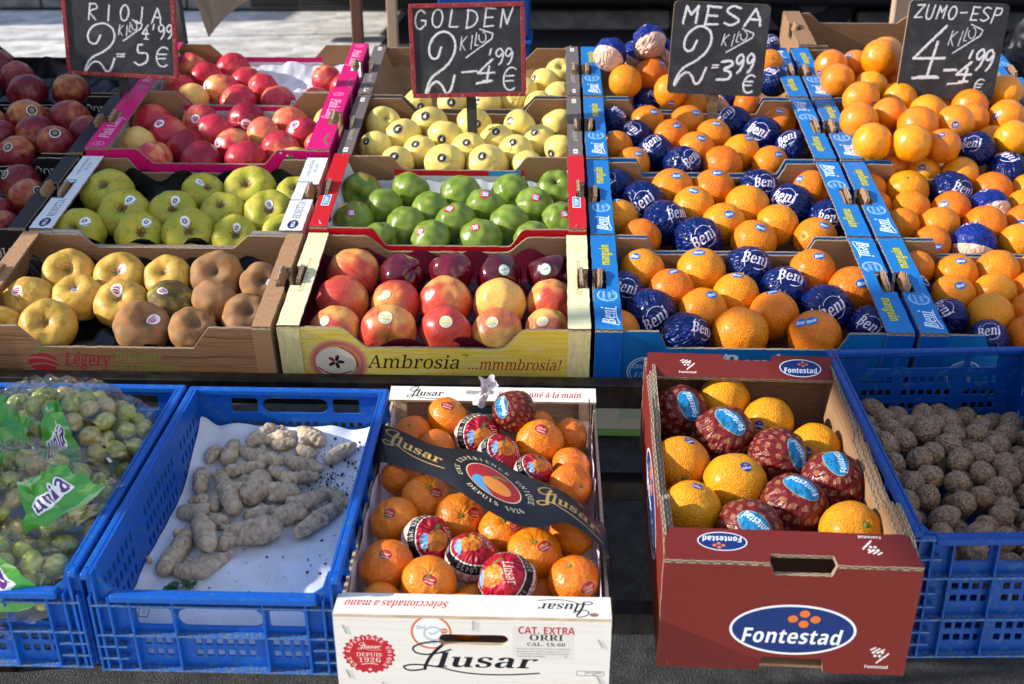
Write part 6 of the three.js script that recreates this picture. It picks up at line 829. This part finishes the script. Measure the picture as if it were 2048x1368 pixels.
const GLYPH = { // strokes in a unit cell, y down
  G: [arcPts(0.5, 0.5, 0.42, 0.5, -0.7, -5.6), [0.55, 0.55, 0.95, 0.55, 0.92, 0.85]], O: [arcPts(0.5, 0.5, 0.42, 0.48, -1.4, 5.0)], L: [[0.2, 0, 0.15, 0.95, 0.85, 0.95]], D: [[0.15, 0, 0.15, 1], [0.05, 0.05, 0.6, 0.1, 0.95, 0.45, 0.7, 0.85, 0.1, 1]], E: [[0.2, 0, 0.2, 1], [0.1, 0, 0.95, 0.05], [0.2, 0.5, 0.85, 0.5], [0.15, 0.98, 0.95, 0.95]], N: [[0.1, 1, 0.15, 0, 0.6, 0.8, 0.95, -0.1]],
  M: [[0.1, 1, 0.15, 0.05], [0.15, 0.05, 0.5, 0.5, 0.85, 0.0, 0.85, 0.95]], S: [[0.9, 0.1, 0.4, 0.0, 0.1, 0.25, 0.5, 0.5, 0.9, 0.75, 0.5, 1, 0.05, 0.9]], A: [[0.05, 1, 0.5, 0.05, 0.9, 0.6, 0.98, 0.98], [0.2, 0.6, 0.8, 0.62]], R: [[0.15, 0, 0.15, 1], [0.1, 0.05, 0.75, 0.05, 0.85, 0.3, 0.2, 0.5, 0.9, 1]], I: [[0.5, 0, 0.48, 1]], J: [[0.6, 0, 0.6, 0.8, 0.3, 1, 0.1, 0.85]], Z: [[0.1, 0.05, 0.95, 0.0, 0.1, 0.95, 1.0, 0.9]], U: [[0.1, 0, 0.15, 0.9, 0.7, 0.95, 0.85, 0.0]], P: [[0.2, 0, 0.1, 1.2], [0.15, 0.05, 0.85, 0.1, 0.8, 0.5, 0.2, 0.55]], K: [[0.2, 0, 0.15, 1], [0.9, 0.05, 0.2, 0.5, 0.85, 1]], '-': [[0.1, 0.55, 0.9, 0.5]], '=': [[0.05, 0.4, 0.9, 0.35], [0.05, 0.7, 0.9, 0.62]],
  2: [[0.42, 0.22, 0.3, 0.4, 0.08, 0.36, 0.06, 0.16, 0.3, 0.0, 0.62, 0.0, 0.84, 0.16, 0.8, 0.38, 0.55, 0.56, 0.2, 0.7, 0.04, 0.88, 0.02, 1.02, 0.14, 0.86, 0.32, 0.78, 0.5, 0.84, 0.66, 0.97, 0.8, 0.92, 0.9, 0.68]], 3: [[0.1, 0.1, 0.7, 0.05, 0.8, 0.25, 0.4, 0.45, 0.85, 0.6, 0.8, 0.9, 0.1, 0.95]], 4: [[0.75, 0, 0.05, 0.65, 0.98, 0.62], [0.62, 0.3, 0.6, 1], [0.35, 1.0, 0.9, 0.98]], 5: [[0.2, 0.05, 0.25, 0.4, 0.8, 0.45, 0.85, 0.8, 0.4, 1, 0.05, 0.85], [0.2, 0.05, 0.5, 0.02]], 9: [[0.85, 0.2, 0.5, 0.0, 0.15, 0.25, 0.45, 0.5, 0.85, 0.25, 0.8, 0.7, 0.5, 1.0]], "'": [[0.5, 0, 0.4, 0.4]], E2: [arcPts(0.55, 0.5, 0.45, 0.5, -0.9, -5.4), [0.2, 0.38, 0.75, 0.36], [0.2, 0.6, 0.72, 0.58]] };
const ROUND = new Set(['2', '3', '5', '9', 'S', 'J', 'U', 'D', 'R', 'P']);
const write = (x, s, x0, y0, w, h, gap, lw, seed, key) => { (key ? [key] : [...s]).forEach((c, i) => (GLYPH[c] ?? []).forEach((st, k) => { let P = st;
  if (ROUND.has(c) && st.length > 6) { const cv = new THREE.CatmullRomCurve3(Array.from({ length: st.length / 2 }, (_, j) => V(st[j * 2], st[j * 2 + 1], 0)), false, 'catmullrom', 0.6); P = cv.getPoints(st.length * 3).flatMap((q) => [q.x, q.y]); }
  const a = rng(seed + i * 13), jy = (a() - 0.5) * 0.1 * h, sl = 0.10 + 0.08 * a(), g = []; for (let j = 0; j < P.length; j += 2) g.push(x0 + i * (w + gap) + P[j] * w + (0.5 - P[j + 1]) * h * sl, y0 + P[j + 1] * h + jy); chalk(x, g, lw, seed + i * 7 + k); })); };
function boardTex(W, H, seed, draw) { return canvasTex(W, H, (x) => { x.fillStyle = '#26282c'; x.fillRect(0, 0, W, H); const r = rng(seed); for (let i = 0; i < 900; i++) { x.fillStyle = r() < 0.6 ? 'rgba(140,146,152,' + 0.05 * r() + ')' : 'rgba(10,10,14,' + 0.25 * r() + ')'; const q = 6 + r() * 50; x.fillRect(r() * W, r() * H, 1 + r() * 2, q); } for (let i = 0; i < 90; i++) { x.fillStyle = 'rgba(176,182,188,.035)'; x.beginPath(); x.ellipse(r() * W, r() * H, 16 + r() * 80, 8 + r() * 26, r() * 3, 0, 7); x.fill(); } for (let i = 0; i < 220; i++) { x.strokeStyle = 'rgba(190,194,198,' + 0.10 * r() + ')'; x.lineWidth = 1 + r() * 3; const a = r() * W, b = r() * H; x.beginPath(); x.moveTo(a, b); x.lineTo(a + (r() - 0.5) * 60, b + (r() - 0.5) * 60); x.stroke(); } for (let i = 0; i < 160; i++) { x.fillStyle = 'rgba(214,216,218,' + 0.5 * r() + ')'; x.fillRect(r() * W, r() * H, 1 + r() * 2, 1 + r() * 2); } draw(x); }); }
const kilo = (x, x0, y0, w, h, seed) => { write(x, 'KI', x0, y0 + h * 0.25, w * 0.26, h * 0.6, w * 0.04, 4.5, seed); write(x, 'L', x0 + w * 0.55, y0 + h * 0.12, w * 0.18, h * 0.55, 0, 4.5, seed + 3); chalk(x, [x0 + w * 0.72, y0 - h * 0.02, x0 + w * 1.2, y0 + h * 0.18, x0 + w * 1.15, y0 + h * 0.4, x0 + w * 0.2, y0 + h * 1.16], 5.5, seed + 5); chalk(x, arcPts(x0 + w * 0.82, y0 + h * 0.32, w * 0.13, h * 0.22, -1.5, 3.6), 4.5, seed + 8); };
const signTex = [
  boardTex(560, 500, 3, (x) => { write(x, 'MANO', 60, 14, 74, 60, 26, 5, 1); write(x, 'RIOJA', 120, 122, 50, 86, 32, 6, 9); write(x, '2', 96, 220, 168, 252, 0, 7, 20); kilo(x, 270, 196, 104, 96, 30); write(x, "4'99", 392, 214, 40, 76, 0, 6, 40); write(x, '=', 250, 360, 50, 44, 0, 6, 50); write(x, '5', 344, 322, 80, 112, 0, 7, 53); write(x, '', 452, 330, 78, 104, 0, 6, 60, 'E2'); }),
  boardTex(560, 466, 4, (x) => { write(x, 'GOLDEN', 16, 26, 62, 92, 24, 6, 2); write(x, '2', 70, 148, 160, 310, 0, 8, 12); kilo(x, 240, 128, 140, 120, 22); write(x, '-4', 236, 280, 96, 110, -10, 7, 32); chalk(x, [316, 396, 392, 386], 8, 36); write(x, "'99", 366, 226, 50, 84, -4, 6, 39); write(x, '', 448, 318, 82, 116, 0, 6, 50, 'E2'); }),
  boardTex(480, 470, 5, (x) => { write(x, 'MESA', 44, 16, 84, 94, 20, 8, 3); write(x, '2', 50, 128, 160, 296, 0, 8, 14); kilo(x, 252, 126, 130, 104, 25); write(x, '=', 214, 300, 40, 44, 0, 6, 35); write(x, '3', 244, 282, 80, 108, 0, 9, 38); write(x, '99', 326, 250, 48, 100, 4, 8, 41); write(x, '', 376, 356, 70, 94, 0, 7, 50, 'E2'); }),
  boardTex(520, 500, 6, (x) => { write(x, 'ZUMO-ESP', 30, 16, 46, 70, 12, 6, 4); write(x, '4', 56, 120, 180, 270, 0, 9, 14); chalk(x, [70, 396, 210, 388], 9, 16); kilo(x, 232, 110, 140, 130, 25); write(x, '-4', 224, 296, 84, 104, -8, 9, 35); chalk(x, [262, 420, 340, 410], 7, 36); write(x, "'99", 330, 236, 56, 110, -6, 8, 40); write(x, '', 404, 386, 60, 74, 0, 6, 50, 'E2'); }),
];
const redPaint = std(0xffffff, 0.7, { map: dataTex(128, 64, (u, v, c) => { const k = 1 + 0.2 * N3(u * 30, v * 8, 2), w = ss(N3(u * 22, v * 14, 6), 0.5, 0.75); c[0] = lerp(140 * k, 150, w); c[1] = lerp(34 * k, 120, w); c[2] = lerp(40 * k, 104, w); }) }), signWood = std(0xffffff, 0.85, { map: dataTex(128, 128, (u, v, c) => { const k = 0.9 + 0.15 * N3(u * 4, v * 50, 2); c[0] = 150 * k; c[1] = 122 * k; c[2] = 92 * k; }) }), darkStake = std(C(46, 44, 44), 0.8);
function sign(i, base, corners, label, framed, stakeMat) {
  // corners: width, height, tilt; base: where the stake enters the fruit
  const [w, h, roll, up, dx] = corners, g = thing('price_sign', label, 'price sign', null, base, 'chalk price signs on stakes'); g.rotation.set(-0.06, 0.0, roll);
  const bt = std(0xffffff, 0.8, { map: signTex[i], bumpMap: signTex[i], bumpScale: 0.0006 }), r = 0.006, pts = rectHole(-w / 2, 0, w / 2, h, framed ? 0.002 : 0.009).reverse(), s = sheet(pts, 0.007, { amp: 0, uv: [-w / 2, 0, w / 2, h] }); s.translate(dx, up, 0); part('board', s, [bt, signWood, signWood], g);
  if (framed) for (const [a, b, cw, ch] of [[0, 0.004, w + 0.006, 0.009], [0, h - 0.004, w + 0.006, 0.009], [-w / 2, h / 2, 0.009, h - 0.018], [w / 2, h / 2, 0.009, h - 0.018]]) part('frame', box(cw, ch, 0.010, dx + a, up + b, 0.0045, 0.0012, 6), redPaint, g);
  const L = up + 0.12; part('stake', box(0.021, L + 0.1, 0.008, 0, up + 0.06 - (L + 0.1) / 2 + 0.06, -0.0055, 0.001, 6), stakeMat, g);
}
sign(0, V(-0.943, 0.956, -2.484), [0.238, 0.203, -0.048, 0.068, 0.003], 'red-edged chalk sign reading RIOJA 2 for 5 euro above red apples', true, darkStake);
sign(1, V(-0.157, 0.929, -2.353), [0.229, 0.188, 0.025, 0.083, -0.003], 'red-edged chalk sign reading GOLDEN above the yellow apples', true, darkStake);
sign(2, V(0.358, 0.947, -2.440), [0.202, 0.190, -0.039, 0.055, -0.002], 'rounded chalk sign reading MESA above the wrapped oranges', false, signWood);
sign(3, V(0.871, 0.956, -2.487), [0.210, 0.202, -0.040, 0.031, -0.008], 'rounded chalk sign reading ZUMO above the orange heap', false, signWood);
// ---------------------------------------------------------------- behind the stand
const rustPost = std(C(112, 74, 56), 0.7, { metalness: 0.2 }), beige = std(C(176, 150, 122), 0.7);
function post(x, z, h, w, mat, label, lean = 0) { const m = single('stall_post', box(w, h, w, 0, h / 2, 0, 0.004, 2), mat, label, 'post', 'posts of the stalls behind'); m.position.set(x, 0, z); m.rotation.z = lean; return m; }
post(-0.955, -3.05, 3.0, 0.036, phys(C(120, 116, 112), 0.35, { metalness: 0.8 }), 'shiny steel stall post behind the pink cartons', 0.03);
post(-0.612, -3.7, 2.6, 0.035, rustPost, 'brown painted stall post behind the rear pink carton');
post(-0.62, -4.6, 2.6, 0.04, beige, 'pale beige stall post beside the brown one');
post(1.036, -3.4, 2.6, 0.07, beige, 'beige wooden post behind the fourth price sign');
{ const s = new THREE.Shape(); s.moveTo(0, 0.9); s.lineTo(0.02, 0.3); s.quadraticCurveTo(0.045, 0.1, 0.075, -0.01); s.quadraticCurveTo(0.13, 0.055, 0.19, 0.085); s.lineTo(0.5, 0.2); s.lineTo(0.9, 0.95); s.closePath(); const g = new THREE.ShapeGeometry(s, 10); const fl = new THREE.ExtrudeGeometry(s, { depth: 0.004, bevelEnabled: false, curveSegments: 12 }), p = fl.attributes.position; for (let i = 0; i < p.count; i++) p.setZ(i, p.getZ(i) + 0.03 * Math.sin(p.getX(i) * 30) * p.getY(i)); fl.computeVertexNormals(); const m = single('awning_cloth', fl, std(C(120, 108, 92), 0.9), 'hanging corner of grey-brown awning cloth beside the steel post', 'awning'); m.position.set(-0.965, 1.04, -3.0); }
{ // parked van whose underside and wheels show above the cartons
  const g = thing('parked_van', 'dark lower bodywork and wheels of a van parked behind the stand', 'van', null, V(0.6, 0, -10.2)), body = phys(C(26, 26, 28), 0.4, { clearcoat: 0.6 }), dark = std(C(12, 12, 13), 0.8), rub = std(C(20, 20, 21), 0.9);
  part('body', box(8.6, 2.0, 1.9, 1.3, 1.42, -0.2, 0.12), body, g); part('bumper', box(1.7, 0.24, 0.3, -2.15, 0.40, 0.86, 0.05), dark, g); part('underside', box(6.4, 0.14, 0.5, 2.3, 0.36, 0.55, 0.04), dark, g);
  for (let i = 0; i < 8; i++) part('slat', box(0.75, 0.012, 0.02, -2.2, 0.31 + i * 0.022, 1.018, 0.003), std(C(48, 44, 42), 0.6), g);
  for (const x of [-1.28, 1.55, 4.6]) { const w = new THREE.TorusGeometry(0.26, 0.12, 14, 36); w.translate(x, 0.38, 0.62); const wm = part('wheel', w, rub, g); const d = new THREE.CylinderGeometry(0.17, 0.19, 0.12, 24); d.rotateX(Math.PI / 2); d.translate(x, 0.38, 0.62); part('hub', d, std(C(70, 70, 72), 0.5, { metalness: 0.6 }), wm); }
}
// ---------------------------------------------------------------- unseen cloths and crate stacks, added only for the shade they cast
{
  const g = thing('shade_valance', 'striped awning edge of the neighbouring stall on two posts', 'awning', null, V(-2.5, 0, -0.74)), cl = std(C(150, 140, 120), 0.9), gm = std(C(60, 96, 60), 0.6); part('cloth', box(0.01, 0.62, 1.02, 0, 2.45, 0, 0.002), cl, g); for (const z of [-0.52, 0.52]) part('pole', box(0.035, 2.9, 0.035, 0, 1.45, z, 0.003), metalDark, g);  // cloth added out of view to shade the walnut crate
  for (const [z, d, h, where] of [[-1.0, 0.18, 0.29, 'nearer'], [-2.16, 0.92, 0.278, 'farther']]) for (let i = 0; i < 6; i++) { const c = thing('shade_crate', ['bottom', 'second', 'third', 'fourth', 'fifth', 'top'][i] + ' green crate of the ' + where + ' stack on the neighbouring stall', 'crate', null, V(-2.5, h * i, z), 'unseen green crates added to cast shade'); part('crate_wall', box(0.4, h - 0.02, d, 0.01 * (i % 2), h / 2 - 0.008, 0.01 * (i % 3), 0.01, 3), gm, c); part('rim', box(0.42, 0.018, d + 0.02, 0.01 * (i % 2), h - 0.01, 0.01 * (i % 3), 0.005, 3), gm, c); }  // stacks added out of view to shade the ginger and the far-left apples
  const f = thing('shade_awning', 'wide flat awning of the stall across the way', 'awning', null, V(-1.6, 0, -8.1)); part('cloth', box(9.4, 0.02, 2.0, 0, 2.5, 0, 0.004), cl, f); for (const x of [-4.6, 4.65]) for (const z of [-0.95, 0.95]) part('pole', box(0.04, 2.49, 0.04, x, 1.245, z, 0.004), metalDark, f);  // canopy added out of view to darken the ground behind the stand
}
{ // unseen trailer added beyond the left edge to throw shade across the pavement
  const g = thing('shade_trailer', 'grey box trailer parked at the kerb beyond the pale pavement', 'trailer', null, V(-7.6, 0, -10.35)); part('body', box(3.4, 1.35, 0.8, 0, 1.0, 0, 0.05), std(C(120, 122, 124), 0.5), g); for (const x of [-0.9, 0.9]) { const w = new THREE.TorusGeometry(0.24, 0.09, 10, 28); w.translate(x, 0.33, 0.36); part('wheel', w, std(C(20, 20, 21), 0.9), g); }
}
{ // stacked crates and boxes standing behind the stand
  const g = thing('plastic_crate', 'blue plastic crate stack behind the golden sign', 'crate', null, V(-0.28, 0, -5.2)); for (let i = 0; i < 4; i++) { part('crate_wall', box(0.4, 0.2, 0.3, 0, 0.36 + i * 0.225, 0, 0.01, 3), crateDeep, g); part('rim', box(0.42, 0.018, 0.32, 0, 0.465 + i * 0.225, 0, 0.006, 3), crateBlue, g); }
  const y = thing('plastic_crate', 'yellow plastic crate standing under the blue crates', 'crate', null, V(-0.27, 0, -5.16)); part('crate_wall', box(0.44, 0.24, 0.34, 0, 0.12, 0, 0.01, 3), std(C(206, 160, 26), 0.5), y); part('rim', box(0.46, 0.02, 0.36, 0, 0.235, 0, 0.006, 3), std(C(206, 160, 26), 0.5), y);
}
{ const R = (d) => (1 + 0.12 * (0.5 - Math.abs(N3(d.x * 3, d.y * 3, d.z * 3))) + 0.08 * (0.5 - Math.abs(N3(d.x * 8, d.y * 6, d.z * 8)))) / Math.hypot(d.x / 0.28, d.y / 0.42, d.z / 0.25); const m = single('black_bag', star(R, 72, 48), phys(C(22, 22, 26), 0.45), 'black creased bag behind the fourth price sign', 'bag'); m.position.set(1.58, 0.72, -3.35); }
{ const g = thing('storage_box', 'white box with a pale green base on the ground under the stand', 'box', null, V(0.24, 0, -2.86)), gm = std(C(120, 168, 96), 0.6); part('box_wall', box(0.36, 0.088, 0.24, 0, 0.064, 0, 0.003, 3), std(C(196, 192, 176), 0.7), g); part('base_strip', box(0.366, 0.02, 0.246, 0, 0.0105, 0, 0.003, 3), gm, g); part('print_frame', box(0.10, 0.03, 0.002, 0.02, 0.07, 0.1212, 0, 3), std(C(172, 186, 156), 0.7), g); }
{ const g = thing('plastic_crate', 'yellow crate on the ground seen through the walnut crate slots', 'crate', null, V(0.9, 0, -2.75)); part('crate_wall', box(0.62, 0.26, 0.3, 0, 0.13, 0, 0.01, 3), std(C(212, 166, 30), 0.5), g); part('rim', box(0.64, 0.02, 0.32, 0, 0.255, 0, 0.006, 3), std(C(212, 210, 200), 0.5), g); }
renderer.render(scene, camera);
